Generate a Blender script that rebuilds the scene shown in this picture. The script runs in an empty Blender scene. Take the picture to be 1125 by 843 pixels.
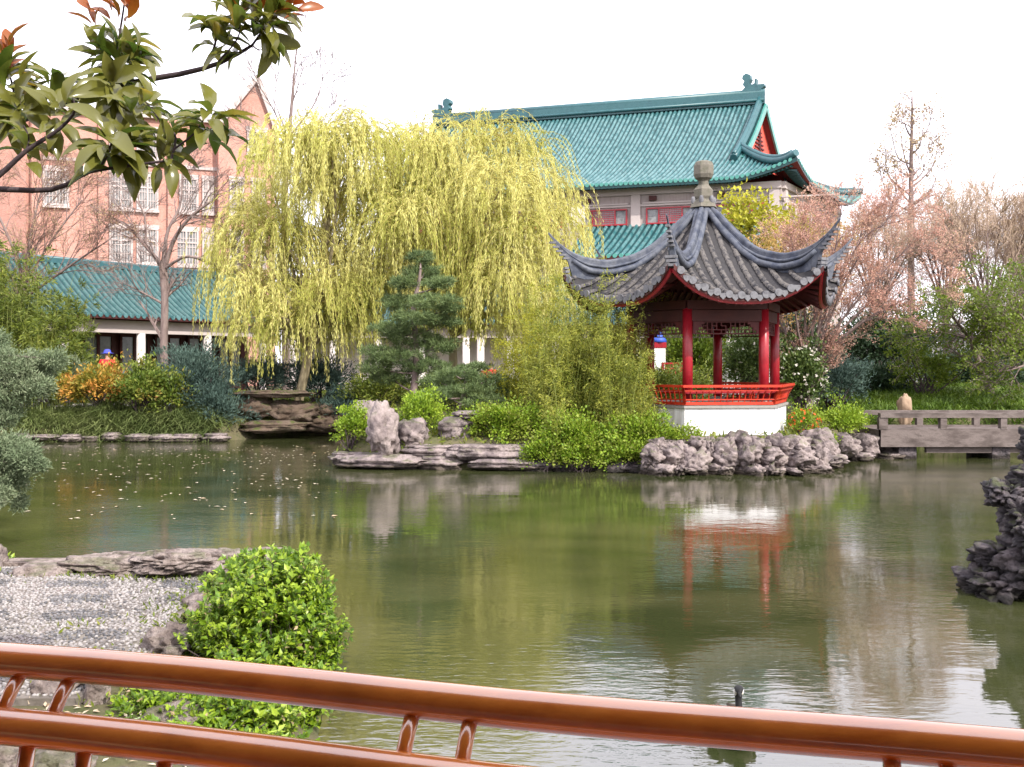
import bpy, bmesh, math, random
import numpy as np
from mathutils import Vector, Matrix, noise

random.seed(7)
RNG = np.random.default_rng(11)
PI = math.pi
scene = bpy.context.scene
COL = scene.collection

# ------------------------------------------------------------------ measuring
CAMZ = 2.4
F = 1125.0


def W(px, py, Y):
    """world point seen at photograph pixel (px,py) at distance Y"""
    return Vector(((px - 562.5) / F * Y, Y, CAMZ - (py - 400.0) / F * Y))


def X_(px, Y):
    return (px - 562.5) / F * Y


def Z_(py, Y):
    return CAMZ - (py - 400.0) / F * Y


# ------------------------------------------------------------------ materials
def newmat(name):
    m = bpy.data.materials.new(name)
    m.use_nodes = True
    nt = m.node_tree
    nt.nodes.clear()
    return m, nt, nt.nodes, nt.links


def nd(nt, typ, **kw):
    n = nt.nodes.new(typ)
    for k, v in kw.items():
        setattr(n, k, v)
    return n


def ramp(nt, stops, interp='LINEAR'):
    r = nt.nodes.new('ShaderNodeValToRGB')
    r.color_ramp.interpolation = interp
    el = r.color_ramp.elements
    while len(el) > 1:
        el.remove(el[-1])
    el[0].position = stops[0][0]
    el[0].color = (*stops[0][1], 1)
    for p, c in stops[1:]:
        e = el.new(p)
        e.color = (*c, 1)
    return r


def M(name, cols, scale=3.0, rough=0.7, spec=0.3, bump=0.0, bscale=20.0, detail=6.0, metal=0.0,
      stretch=(1, 1, 1), coat=0.0, bdist=0.02, voro=0.0, vscale=8.0, lo=.3, hi=.7, bstretch=(1, 1, 1),
      wet=0.0, moss=0.0, grime=0.0):
    """noise-mottled surface; cols = 2 or more linear colours"""
    m, nt, N, L = newmat(name)
    out = nd(nt, 'ShaderNodeOutputMaterial')
    b = nd(nt, 'ShaderNodeBsdfPrincipled')
    b.inputs['Roughness'].default_value = rough
    b.inputs['Specular IOR Level'].default_value = spec
    b.inputs['Metallic'].default_value = metal
    b.inputs['Coat Weight'].default_value = coat
    b.inputs['Coat Roughness'].default_value = .12
    b.inputs['Coat IOR'].default_value = 2.1
    tc = nd(nt, 'ShaderNodeTexCoord')
    mp = nd(nt, 'ShaderNodeMapping')
    mp.inputs['Scale'].default_value = stretch
    L.new(tc.outputs['Object'], mp.inputs['Vector'])
    n = nd(nt, 'ShaderNodeTexNoise')
    n.inputs['Scale'].default_value = scale
    n.inputs['Detail'].default_value = detail
    n.inputs['Roughness'].default_value = .65
    L.new(mp.outputs[0], n.inputs['Vector'])
    k = len(cols)
    r = ramp(nt, [(lo + (hi - lo) * i / max(1, k - 1), c) for i, c in enumerate(cols)])
    L.new(n.outputs['Fac'], r.inputs['Fac'])
    cur = r.outputs[0]
    if moss or wet or grime:
        ge = nd(nt, 'ShaderNodeNewGeometry')
        sp = nd(nt, 'ShaderNodeSeparateXYZ')
        L.new(ge.outputs['Position'], sp.inputs[0])
        sn = nd(nt, 'ShaderNodeSeparateXYZ')
        L.new(ge.outputs['Normal'], sn.inputs[0])
        nw = nd(nt, 'ShaderNodeTexNoise')
        nw.inputs['Scale'].default_value = 3.5
        nw.inputs['Detail'].default_value = 5
        L.new(ge.outputs['Position'], nw.inputs['Vector'])

        def rng_(src, a, b_, lo_=0., hi_=1.):
            q = nd(nt, 'ShaderNodeMapRange')
            q.inputs['From Min'].default_value = a
            q.inputs['From Max'].default_value = b_
            q.inputs['To Min'].default_value = lo_
            q.inputs['To Max'].default_value = hi_
            L.new(src, q.inputs['Value'])
            return q.outputs[0]

        def mul(a, b_):
            q = nd(nt, 'ShaderNodeMath', operation='MULTIPLY')
            for k_, s_ in enumerate((a, b_)):
                if isinstance(s_, float):
                    q.inputs[k_].default_value = s_
                else:
                    L.new(s_, q.inputs[k_])
            return q.outputs[0]

        def over(fac, colr, cur_, mode='MIX'):
            q = nd(nt, 'ShaderNodeMix', data_type='RGBA', blend_type=mode)
            L.new(fac, q.inputs[0])
            L.new(cur_, q.inputs[6])
            q.inputs[7].default_value = (*colr, 1)
            return q.outputs[2]
        if moss:    # moss settles on upward faces
            cur = over(mul(mul(rng_(nw.outputs['Fac'], .5, .62), rng_(sn.outputs[2], .25, .8)), moss), (.07, .09, .02), cur)
        if grime:   # rain streaks and damp stains
            mg_ = nd(nt, 'ShaderNodeMapping')
            mg_.inputs['Scale'].default_value = (5, 5, .6)
            L.new(ge.outputs['Position'], mg_.inputs['Vector'])
            ng = nd(nt, 'ShaderNodeTexNoise')
            ng.inputs['Scale'].default_value = 1.2
            ng.inputs['Detail'].default_value = 7
            L.new(mg_.outputs[0], ng.inputs['Vector'])
            cur = over(mul(rng_(ng.outputs['Fac'], .5, .75), grime), (.42, .38, .33), cur, 'MULTIPLY')
        if wet:     # dark wet, algae-stained line just over the water
            ad_ = nd(nt, 'ShaderNodeMath', operation='MULTIPLY_ADD')
            L.new(nw.outputs['Fac'], ad_.inputs[0])
            ad_.inputs[1].default_value = -.22
            L.new(sp.outputs[2], ad_.inputs[2])
            cur = over(rng_(ad_.outputs[0], .03, -.03, 0., wet), (.28, .27, .22), cur, 'MULTIPLY')
    L.new(cur, b.inputs['Base Color'])
    last = None
    mb = nd(nt, 'ShaderNodeMapping')
    mb.inputs['Scale'].default_value = bstretch
    L.new(tc.outputs['Object'], mb.inputs['Vector'])
    if bump:
        n2 = nd(nt, 'ShaderNodeTexNoise')
        n2.inputs['Scale'].default_value = bscale
        n2.inputs['Detail'].default_value = 8
        n2.inputs['Roughness'].default_value = .7
        L.new(mb.outputs[0], n2.inputs['Vector'])
        bp = nd(nt, 'ShaderNodeBump')
        bp.inputs['Strength'].default_value = bump
        bp.inputs['Distance'].default_value = bdist
        L.new(n2.outputs['Fac'], bp.inputs['Height'])
        last = bp
    if voro:
        v = nd(nt, 'ShaderNodeTexVoronoi', feature='SMOOTH_F1')
        v.inputs['Scale'].default_value = vscale
        v.inputs['Detail'].default_value = 2
        L.new(mb.outputs[0], v.inputs['Vector'])
        bp = nd(nt, 'ShaderNodeBump')
        bp.inputs['Strength'].default_value = voro
        bp.inputs['Distance'].default_value = .12
        L.new(v.outputs['Distance'], bp.inputs['Height'])
        if last:
            L.new(last.outputs[0], bp.inputs['Normal'])
        last = bp
    if last:
        L.new(last.outputs[0], b.inputs['Normal'])
    L.new(b.outputs[0], out.inputs[0])
    return m


def leafmat(name, cols, trans=.3, rough=.5, back=None, scale=.6, spec=.35, patch=.45):
    """leaf colours vary per leaf and in soft patches through the plant"""
    m, nt, N, L = newmat(name)
    out = nd(nt, 'ShaderNodeOutputMaterial')
    b = nd(nt, 'ShaderNodeBsdfPrincipled')
    b.inputs['Roughness'].default_value = rough
    b.inputs['Specular IOR Level'].default_value = spec
    g = nd(nt, 'ShaderNodeNewGeometry')
    tc = nd(nt, 'ShaderNodeTexCoord')
    n = nd(nt, 'ShaderNodeTexNoise')
    n.inputs['Scale'].default_value = scale
    n.inputs['Detail'].default_value = 3
    L.new(tc.outputs['Object'], n.inputs['Vector'])
    mr = nd(nt, 'ShaderNodeMapRange')
    mr.inputs['From Min'].default_value = .3
    mr.inputs['From Max'].default_value = .7
    L.new(n.outputs['Fac'], mr.inputs['Value'])
    mx = nd(nt, 'ShaderNodeMix', data_type='FLOAT')
    mx.inputs[0].default_value = patch
    L.new(g.outputs['Random Per Island'], mx.inputs[2])
    L.new(mr.outputs[0], mx.inputs[3])
    k = len(cols)
    r = ramp(nt, [(i / max(1, k - 1), c) for i, c in enumerate(cols)])
    L.new(mx.outputs[0], r.inputs['Fac'])
    colout = r.outputs[0]
    if back:
        mc = nd(nt, 'ShaderNodeMix', data_type='RGBA')
        L.new(g.outputs['Backfacing'], mc.inputs[0])
        L.new(r.outputs[0], mc.inputs[6])
        mc.inputs[7].default_value = (*back, 1)
        colout = mc.outputs[2]
    L.new(colout, b.inputs['Base Color'])
    t = nd(nt, 'ShaderNodeBsdfTranslucent')
    L.new(colout, t.inputs['Color'])
    ms = nd(nt, 'ShaderNodeMixShader')
    ms.inputs[0].default_value = trans
    L.new(b.outputs[0], ms.inputs[1])
    L.new(t.outputs[0], ms.inputs[2])
    L.new(ms.outputs[0], out.inputs[0])
    return m


# ------------------------------------------------------------------ objects
def tag(o, label=None, cat=None, group=None, kind=None):
    if label:
        o['label'] = label
    if cat:
        o['category'] = cat
    if group:
        o['group'] = group
    if kind:
        o['kind'] = kind
    return o


def thing(name, label, cat, loc, group=None):
    o = bpy.data.objects.new(name, None)
    o.empty_display_size = .2
    COL.objects.link(o)
    o.location = loc
    return tag(o, label, cat, group)


def worldloc(o):
    v = Vector((0, 0, 0))
    while o is not None:
        v += o.location
        o = o.parent
    return v


def finish(me, name, mats, parent, origin):
    for m in (mats if isinstance(mats, (list, tuple)) else [mats]):
        me.materials.append(m)
    o = bpy.data.objects.new(name, me)
    COL.objects.link(o)
    if parent is not None:
        off = worldloc(parent)
        me.transform(Matrix.Translation(-off))
        o.parent = parent
    elif origin is not None:
        me.transform(Matrix.Translation(-Vector(origin)))
        o.location = origin
    return o


class MB:
    def __init__(s):
        s.v = []
        s.f = []
        s.m = []
        s.s = []

    def add(s, vs, fs, m=0, smooth=False):
        b = len(s.v)
        s.v.extend([tuple(q) for q in vs])
        for q in fs:
            s.f.append([b + i for i in q])
            s.m.append(m)
            s.s.append(smooth)

    def hexa(s, p, m=0):
        """8 corners: bottom ring 0-3, top ring 4-7"""
        s.add(p, [(3, 2, 1, 0), (4, 5, 6, 7), (0, 1, 5, 4), (1, 2, 6, 5), (2, 3, 7, 6), (3, 0, 4, 7)], m)

    def box(s, c, sz, rz=0.0, m=0, taper=1.0):
        hx, hy, hz = sz[0] / 2, sz[1] / 2, sz[2] / 2
        ca, sa = math.cos(rz), math.sin(rz)
        p = []
        for z, k in ((-hz, 1), (hz, taper)):
            for x, y in ((-hx, -hy), (hx, -hy), (hx, hy), (-hx, hy)):
                x *= k
                y *= k
                p.append((c[0] + x * ca - y * sa, c[1] + x * sa + y * ca, c[2] + z))
        s.hexa(p, m)

    def beam(s, a, b, w, h, m=0, up=Vector((0, 0, 1))):
        a = Vector(a)
        b = Vector(b)
        d = (b - a).normalized()
        sd = d.cross(up)
        if sd.length < 1e-4:
            sd = Vector((1, 0, 0))
        sd = sd.normalized() * w / 2
        u = sd.cross(d).normalized() * h / 2
        s.hexa([a - sd - u, a + sd - u, b + sd - u, b - sd - u, a - sd + u, a + sd + u, b + sd + u, b - sd + u], m)

    def tube(s, pts, r, n=8, m=0, cap=True, smooth=True):
        pts = [Vector(p) for p in pts]
        k = len(pts)
        if not hasattr(r, '__len__'):
            r = [r] * k
        base = len(s.v)
        prev = None
        for i, p in enumerate(pts):
            t = (pts[min(i + 1, k - 1)] - pts[max(i - 1, 0)]).normalized()
            if prev is None:
                a = Vector((0, 0, 1)) if abs(t.z) < .9 else Vector((1, 0, 0))
                x = t.cross(a).normalized()
            else:
                x = (prev - t * prev.dot(t)).normalized()
            prev = x
            y = t.cross(x)
            for j in range(n):
                an = 2 * PI * j / n
                s.v.append(tuple(p + (x * math.cos(an) + y * math.sin(an)) * r[i]))
        for i in range(k - 1):
            for j in range(n):
                a = base + i * n + j
                b = base + i * n + (j + 1) % n
                s.f.append([a, b, b + n, a + n])
                s.m.append(m)
                s.s.append(smooth)
        if cap:
            for ring in (list(range(base, base + n))[::-1], list(range(base + (k - 1) * n, base + k * n))):
                s.f.append(ring)
                s.m.append(m)
                s.s.append(False)

    def lathe(s, c, prof, n=16, m=0, smooth=True, rot=0.0):
        base = len(s.v)
        for r, z in prof:
            for j in range(n):
                a = 2 * PI * j / n + rot
                s.v.append((c[0] + r * math.cos(a), c[1] + r * math.sin(a), c[2] + z))
        for i in range(len(prof) - 1):
            for j in range(n):
                a = base + i * n + j
                b = base + i * n + (j + 1) % n
                s.f.append([a, b, b + n, a + n])
                s.m.append(m)
                s.s.append(smooth)
        s.f.append(list(range(base, base + n))[::-1])
        s.m.append(m)
        s.s.append(False)
        s.f.append(list(range(base + (len(prof) - 1) * n, base + len(prof) * n)))
        s.m.append(m)
        s.s.append(False)

    def grid(s, G, m=0, smooth=True, flip=False):
        """G[i][j] points"""
        base = len(s.v)
        ni, nj = len(G), len(G[0])
        for row in G:
            s.v.extend([tuple(q) for q in row])
        for i in range(ni - 1):
            for j in range(nj - 1):
                a = base + i * nj + j
                q = [a, a + 1, a + nj + 1, a + nj]
                s.f.append(q[::-1] if flip else q)
                s.m.append(m)
                s.s.append(smooth)

    def prism(s, poly, z0, z1, m=0):
        n = len(poly)
        vs = [(p[0], p[1], z0) for p in poly] + [(p[0], p[1], z1) for p in poly]
        fs = [list(range(n))[::-1], list(range(n, 2 * n))]
        for i in range(n):
            j = (i + 1) % n
            fs.append((i, j, n + j, n + i))
        s.add(vs, fs, m)

    def build(s, name, mats, parent=None, origin=None):
        me = bpy.data.meshes.new(name)
        me.from_pydata(s.v, [], s.f)
        me.polygons.foreach_set('material_index', s.m)
        me.polygons.foreach_set('use_smooth', s.s)
        me.update()
        return finish(me, name, mats, parent, origin)


def npmesh(name, V, Q, mats, parent=None, origin=None, smooth=False, midx=None):
    """V (n,3) array, Q (m,k) faces of one size"""
    me = bpy.data.meshes.new(name)
    V = np.asarray(V, dtype=np.float32)
    Q = np.asarray(Q, dtype=np.int32)
    m, k = Q.shape
    me.vertices.add(len(V))
    me.vertices.foreach_set('co', V.ravel())
    me.loops.add(m * k)
    me.loops.foreach_set('vertex_index', Q.ravel())
    me.polygons.add(m)
    me.polygons.foreach_set('loop_start', np.arange(m, dtype=np.int32) * k)
    me.polygons.foreach_set('loop_total', np.full(m, k, dtype=np.int32))
    me.polygons.foreach_set('use_smooth', np.full(m, smooth))
    if midx is not None:
        me.polygons.foreach_set('material_index', np.asarray(midx, dtype=np.int32))
    me.update(calc_edges=True)
    return finish(me, name, mats, parent, origin)


# ------------------------------------------------------------------ vectorised plants
def unit(a):
    return a / np.maximum(np.linalg.norm(a, axis=-1, keepdims=True), 1e-9)


T_DIA = (np.array([(0, 0, 0), (.45, .5, .06), (1, 0, 0), (.45, -.5, .06)]), np.array([(0, 3, 2, 1)]))
T_FOLD = (np.array([(0, 0, 0), (.42, .5, .10), (1, 0, -.08), (.42, -.5, .10), (.45, 0, 0)]),
          np.array([(0, 4, 2, 1), (0, 3, 2, 4)]))
T_BLADE = (np.array([(0, .5, 0), (0, -.5, 0), (.6, -.4, .05), (.6, .4, .05), (1, -.05, 0), (1, .05, 0)]),
           np.array([(0, 1, 2, 3), (3, 2, 4, 5)]))


def t_big():
    st = [(0, .03, 0), (.1, .2, .02), (.3, .42, .05), (.55, .5, .05), (.8, .34, 0), (.93, .15, -.03), (1, .01, -.06)]
    v, f = [], []
    for x, w, z in st:
        v += [(x, w, z + w * .22), (x, 0, z), (x, -w, z + w * .22)]
    for i in range(len(st) - 1):
        a = i * 3
        f += [(a, a + 1, a + 4, a + 3), (a + 1, a + 2, a + 5, a + 4)]
    return np.array(v), np.array(f)[:, ::-1]


T_BIG = t_big()


class Leaves:
    def __init__(s):
        s.V = []
        s.Q = []
        s.n = 0

    def add(s, P, A, Nn, Ln, Wd, T=T_DIA, droop=None):
        P = np.asarray(P, float)
        n = len(P)
        if n == 0:
            return
        A = unit(np.asarray(A, float))
        S = unit(np.cross(Nn, A))
        N3 = np.cross(A, S)
        Ln = np.broadcast_to(Ln, (n,)).reshape(n, 1, 1)
        Wd = np.broadcast_to(Wd, (n,)).reshape(n, 1, 1)
        tv, tf = T
        x = tv[:, 0].reshape(1, -1, 1)
        y = tv[:, 1].reshape(1, -1, 1)
        z = tv[:, 2].reshape(1, -1, 1)
        if droop is not None:
            z = z - np.broadcast_to(droop, (n,)).reshape(n, 1, 1) * x * x
        V = P[:, None] + x * Ln * A[:, None] + y * Wd * S[:, None] + z * Ln * N3[:, None]
        k = len(tv)
        Q = (tf[None] + (np.arange(n) * k)[:, None, None] + s.n).reshape(-1, 4)
        s.V.append(V.reshape(-1, 3))
        s.Q.append(Q)
        s.n += n * k

    def build(s, name, mats, parent=None, origin=None, smooth=False):
        return npmesh(name, np.concatenate(s.V), np.concatenate(s.Q), mats, parent, origin, smooth)


def rdir(n, rng=RNG):
    return unit(rng.normal(size=(n, 3)))


def tubes(batches):
    """[(paths (N,K,3), radii (N,K), sides)] -> V, Q"""
    VV, QQ, off = [], [], 0
    for Pth, Rd, n in batches:
        N, K, _ = Pth.shape
        T = np.empty_like(Pth)
        T[:, 1:-1] = Pth[:, 2:] - Pth[:, :-2]
        T[:, 0] = Pth[:, 1] - Pth[:, 0]
        T[:, -1] = Pth[:, -1] - Pth[:, -2]
        T = unit(T)
        ref = np.where(np.abs(T[:, :1, 2:3]) < .85, np.array([0, 0, 1.]), np.array([1., 0, 0]))
        ref = np.broadcast_to(ref, T.shape)
        A = unit(np.cross(T, ref))
        B = np.cross(T, A)
        an = np.arange(n) * 2 * PI / n
        ring = A[:, :, None] * np.cos(an)[None, None, :, None] + B[:, :, None] * np.sin(an)[None, None, :, None]
        V = Pth[:, :, None] + ring * Rd[:, :, None, None]
        i = np.arange(N)[:, None, None] * K * n
        k = np.arange(K - 1)[None, :, None] * n
        j = np.arange(n)[None, None, :]
        a = i + k + j
        b = i + k + (j + 1) % n
        Q = np.stack([a, b, b + n, a + n], -1).reshape(-1, 4) + off
        VV.append(V.reshape(-1, 3))
        QQ.append(Q)
        off += N * K * n
    return np.concatenate(VV), np.concatenate(QQ)


def grow(P, R, m, length, rng, ang=(.4, .9), up=.0, wig=.15, K=6, t0=.3, t1=1., rs=.6, trop=0., rend=.3, out=None,
         outw=0., tl=.5):
    N, K0, _ = P.shape
    idx = np.repeat(np.arange(N), m)
    n = len(idx)
    t = rng.uniform(t0, t1, n)
    tt = t * (K0 - 1) * .999
    i = tt.astype(int)
    fr = (tt - i)[:, None]
    a, b = P[idx, i], P[idx, i + 1]
    p = a + (b - a) * fr
    tan = unit(b - a)
    perp = unit(np.cross(tan, rng.normal(size=(n, 3))))
    an = rng.uniform(ang[0], ang[1], n)[:, None]
    d = tan * np.cos(an) + perp * np.sin(an)
    d[:, 2] += up
    if out is not None:
        d += unit(p - np.asarray(out)) * outw
    d = unit(d)
    r0 = R[idx, i] * (1 - fr[:, 0]) + R[idx, i + 1] * fr[:, 0]
    ln = length * rng.uniform(.6, 1.15, n) * (1 + tl * (.5 - t))
    path = [p]
    for k in range(K - 1):
        p = p + d * (ln / (K - 1))[:, None]
        path.append(p)
        d = d + rng.normal(size=(n, 3)) * wig
        d[:, 2] += trop
        d = unit(d)
    P2 = np.stack(path, 1)
    R2 = (r0 * rs)[:, None] * np.linspace(1, rend, K)[None]
    return P2, R2


def along(P, m, rng, t0=.1, t1=1.):
    """m random points on every path: positions, tangents"""
    N, K, _ = P.shape
    idx = np.repeat(np.arange(N), m)
    t = rng.uniform(t0, t1, len(idx)) * (K - 1) * .999
    i = t.astype(int)
    fr = (t - i)[:, None]
    a, b = P[idx, i], P[idx, i + 1]
    return a + (b - a) * fr, unit(b - a)


def onepath(pts, r, K=12):
    """catmull-rom through pts -> (1,K,3),(1,K)"""
    pts = np.array([list(p) for p in pts], float)
    n = len(pts)
    if not hasattr(r, '__len__'):
        r = [r, r * .4]
    ts = np.linspace(0, n - 1, K)
    out = []
    for t in ts:
        i = min(int(t), n - 2)
        f = t - i
        p0, p1, p2, p3 = pts[max(i - 1, 0)], pts[i], pts[i + 1], pts[min(i + 2, n - 1)]
        out.append(.5 * ((2 * p1) + (-p0 + p2) * f + (2 * p0 - 5 * p1 + 4 * p2 - p3) * f * f +
                         (-p0 + 3 * p1 - 3 * p2 + p3) * f ** 3))
    rr = np.interp(np.linspace(0, 1, K), np.linspace(0, 1, len(r)), r)
    return np.array(out)[None], rr[None]


def blob(rng, c, rad, n, shell=.55, top=True):
    """points in a lumpy ellipsoid, denser to its skin"""
    d = rdir(n, rng)
    if top:
        d[:, 2] = np.where(d[:, 2] < -.25, -d[:, 2], d[:, 2])
    r = rng.uniform(shell, 1, n) ** .6
    return np.asarray(c) + d * r[:, None] * np.asarray(rad), d


def bush(name, label, cat, px, pytop, pybot, wpx, Y, lm, clumps=40, per=60, leaf=(.05, .025), T=T_DIA, depth=None,
         group=None, seed=1, cr=.14, up=.4, stem=None, dome=1.0, zbot=None, flat=False, out=1.0):
    """leafy shrub whose outline fills wpx by (pybot-pytop) pixels at distance Y"""
    rng = np.random.default_rng(seed)
    zb = Z_(pybot, Y) if zbot is None else zbot
    zt = Z_(pytop, Y)
    hx = wpx / F * Y / 2
    hy = depth if depth else hx * .8
    h = (zt - zb)
    base = Vector((X_(px, Y), Y, zb))
    root = thing(name, label, cat, base, group)
    c = np.array([base.x, Y, zb + h * (.42 if not flat else .1)])
    rad = np.array([hx * .9, hy * .9, h * (.55 if not flat else .85)])
    cc, cd = blob(rng, c, rad, clumps, shell=.25)
    jit = 1 + .22 * rng.normal(size=(clumps, 1))
    cc = c + (cc - c) * jit
    cc[:, 2] = np.maximum(cc[:, 2], zb + h * .08)
    idx = np.repeat(np.arange(clumps), per)
    n = len(idx)
    crs = cr * rng.uniform(.6, 1.4, clumps)[idx]
    P = cc[idx] + rng.normal(size=(n, 3)) * crs[:, None] * np.array([1, 1, .75]) * .6
    P[:, 2] = np.maximum(P[:, 2], zb + .02)
    A = unit(rdir(n, rng) + unit(P - c) * out + np.array([0, 0, up]))
    Nn = unit(rdir(n, rng) * .8 + unit(P - c) * .6 + np.array([0, 0, .8]))
    L_ = Leaves()
    sc = rng.uniform(.6, 1.3, n)
    L_.add(P, A, Nn, leaf[0] * sc, leaf[1] * sc, T)
    L_.build('foliage', lm, root)
    if stem is not None:
        k = min(clumps, 16)
        paths = []
        for q in cc[:k]:
            b0 = np.array([base.x + rng.normal() * hx * .12, Y + rng.normal() * hy * .12, zb - .05])
            mid = (b0 + q) / 2 + rng.normal(size=3) * .05
            paths.append(np.stack([b0, mid, q]))
        Pp = np.stack(paths)
        Rr = np.broadcast_to(np.array([.022, .014, .006]) * max(.5, h), (k, 3))
        V, Q = tubes([(Pp, Rr, 5)])
        npmesh('stems', V, Q, stem, root)
    return root


def bare_tree(name, label, cat, main, r, bark, twig, lv, seed, group=None, leaf=None, leafm=None, extra=None,
              lm_n=2, sides=8, minr=.004):
    """main: list of limb point lists (first is trunk), lv: list of dicts for grow()"""
    rng = np.random.default_rng(seed)
    base = Vector(main[0][0])
    root = thing(name, label, cat, base, group)
    PP, RR = [], []
    for i, pts in enumerate(main):
        rr = r[i] if isinstance(r, list) else r * (1 if i == 0 else .5)
        p, q = onepath(pts, rr, 12)
        PP.append(p)
        RR.append(q)
    P, R = np.concatenate(PP), np.concatenate(RR)
    V, Q = tubes([(P, R, sides)])
    npmesh('trunk', V, Q, bark, root, smooth=True)
    bt = []
    for k, kw in enumerate(lv):
        P, R = grow(P, R, rng=rng, **kw)
        R = np.maximum(R, minr)
        bt.append((P, R, 5 if k == 0 else 3))
    half = max(1, len(bt) - 2)
    V, Q = tubes(bt[:half])
    npmesh('branches', V, Q, bark, root)
    if bt[half:]:
        V, Q = tubes(bt[half:])
        npmesh('twigs', V, Q, twig, root)
    if leaf is not None:
        Pl, Tl = along(P, leaf[2], rng, .3)
        n = len(Pl)
        L_ = Leaves()
        sc = rng.uniform(.6, 1.3, n)
        L_.add(Pl + rng.normal(size=(n, 3)) * leaf[3], unit(Tl + rdir(n, rng) * 1.2), rdir(n, rng), leaf[0] * sc, leaf[1] * sc, T_DIA)
        L_.build('crown', leafm, root)
    return root
# ------------------------------------------------------------------ camera, sun, sky
cam_d = bpy.data.cameras.new('camera')
cam_d.sensor_width = 36.0
cam_d.lens = 36.0
cam_d.shift_y = -21.5 / 1125.0
cam_d.clip_end = 6000
cam_d.clip_start = .05
cam = bpy.data.objects.new('camera', cam_d)
COL.objects.link(cam)
cam.location = (0, 0, CAMZ)
cam.rotation_euler = (PI / 2, 0, 0)
scene.camera = cam

SUN_EL, SUN_AZ = math.radians(40), math.radians(-52)
sdir = Vector((math.cos(SUN_EL) * math.cos(SUN_AZ), math.cos(SUN_EL) * math.sin(SUN_AZ), math.sin(SUN_EL)))
sl = bpy.data.lights.new('sun', 'SUN')
sl.energy = 4.4
sl.angle = math.radians(.8)
sl.color = (1, .95, .86)
so = bpy.data.objects.new('sun', sl)
COL.objects.link(so)
so.rotation_euler = (-sdir).to_track_quat('-Z', 'Y').to_euler()

wd = bpy.data.worlds.new('World')
scene.world = wd
wd.use_nodes = True
nt = wd.node_tree
nt.nodes.clear()
wo = nd(nt, 'ShaderNodeOutputWorld')
bg = nd(nt, 'ShaderNodeBackground')
sky = nd(nt, 'ShaderNodeTexSky', sky_type='NISHITA')
sky.sun_disc = False
sky.sun_elevation = SUN_EL
sky.sun_rotation = math.atan2(sdir.x, sdir.y)
sky.air_density = 1.2
sky.dust_density = 3.5
mx = nd(nt, 'ShaderNodeMix', data_type='RGBA')
mx.inputs[0].default_value = .72
mx.inputs[7].default_value = (18.5, 17.7, 19.2, 1)    # thin bright overcast veil
nt.links.new(sky.outputs[0], mx.inputs[6])
nt.links.new(mx.outputs[2], bg.inputs['Color'])
bg.inputs['Strength'].default_value = .12
nt.links.new(bg.outputs[0], wo.inputs['Surface'])

scene.view_settings.view_transform = 'Standard'
scene.view_settings.look = 'None'
scene.view_settings.exposure = 0.44
scene.view_settings.gamma = 1
scene.cycles.max_bounces = 6
scene.cycles.diffuse_bounces = 3
scene.cycles.glossy_bounces = 3
scene.cycles.transmission_bounces = 3
scene.cycles.caustics_reflective = False
scene.cycles.caustics_refractive = False
scene.cycles.use_denoising = True

# ------------------------------------------------------------------ material library
MT = {}
MT['rock'] = M('mauve_rock', moss=.55, wet=.95, cols=[(.045, .037, .038), (.15, .122, .122), (.31, .255, .245), (.09, .078, .07)], scale=2.2, rough=.9,
               bump=.9, bscale=14, voro=.6, vscale=4.5, bdist=.05, lo=.28, hi=.72)
MT['rock_pale'] = M('pale_rock', moss=.55, wet=.95, cols=[(.10, .08, .08), (.24, .195, .19), (.34, .285, .27), (.16, .13, .125)], scale=2.0, rough=.9,
                    bump=.8, bscale=14, voro=.4, vscale=5, bdist=.04, lo=.28, hi=.72)
MT['rock_dark'] = M('dark_rock', moss=.55, wet=.95, cols=[(.018, .015, .018), (.045, .04, .045), (.12, .10, .105), (.028, .025, .028)], scale=3.5, rough=.8,
                    bump=.9, bscale=18, voro=.5, vscale=7, bdist=.03, lo=.28, hi=.72)  # on the right-edge stack this dark tone replaces real shade
MT['rock_brown'] = M('brown_rock', moss=.9, wet=.95, cols=[(.04, .032, .022), (.10, .07, .05), (.15, .11, .085), (.06, .06, .025)], scale=1.5, rough=.95,
                     bump=.9, bscale=10, voro=.4, vscale=3, bdist=.05, stretch=(1, 1, 2.5))
MT['rock_near'] = M('ledge_rock', moss=.55, wet=.95, cols=[(.06, .045, .04), (.19, .15, .135), (.33, .275, .25), (.11, .08, .075)], scale=5, rough=.9,
                    bump=1.0, bscale=30, voro=.5, vscale=14, bdist=.03, lo=.3, hi=.68)
MT['red'] = M('red_lacquer', grime=.5, cols=[(.24, .007, .016), (.33, .011, .022), (.2, .006, .013)], scale=3, rough=.35, spec=.5)
MT['redorange'] = M('orange_red_lacquer', grime=.45, cols=[(.42, .022, .01), (.52, .04, .015), (.33, .016, .01)], scale=4, rough=.4, spec=.4)
MT['darkred'] = M('dark_red_wood', [(.06, .008, .01), (.1, .015, .015)], scale=3, rough=.5)
MT['maroon'] = M('maroon_wood', [(.045, .012, .012), (.075, .02, .018)], scale=3, rough=.6)
MT['plaster'] = M('white_plaster', grime=.85, cols=[(.74, .74, .76), (.84, .84, .84), (.79, .79, .80), (.70, .70, .70)], scale=1.6, rough=.85,
                  bump=.15, bscale=30)
MT['stonegrey'] = M('grey_stone', [(.18, .17, .16), (.3, .28, .26), (.24, .225, .21)], scale=4, rough=.9, bump=.4, bscale=40)
MT['finial'] = M('weathered_finial_stone', [(.07, .07, .055), (.17, .155, .13), (.10, .10, .07)], scale=5, rough=.9, bump=.4, bscale=40)
MT['tile'] = M('grey_clay_tile', [(.014, .014, .018), (.038, .037, .042), (.14, .128, .12), (.028, .027, .031)], scale=7,
               rough=.75, bump=.5, bscale=40, lo=.3, hi=.68)
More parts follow.
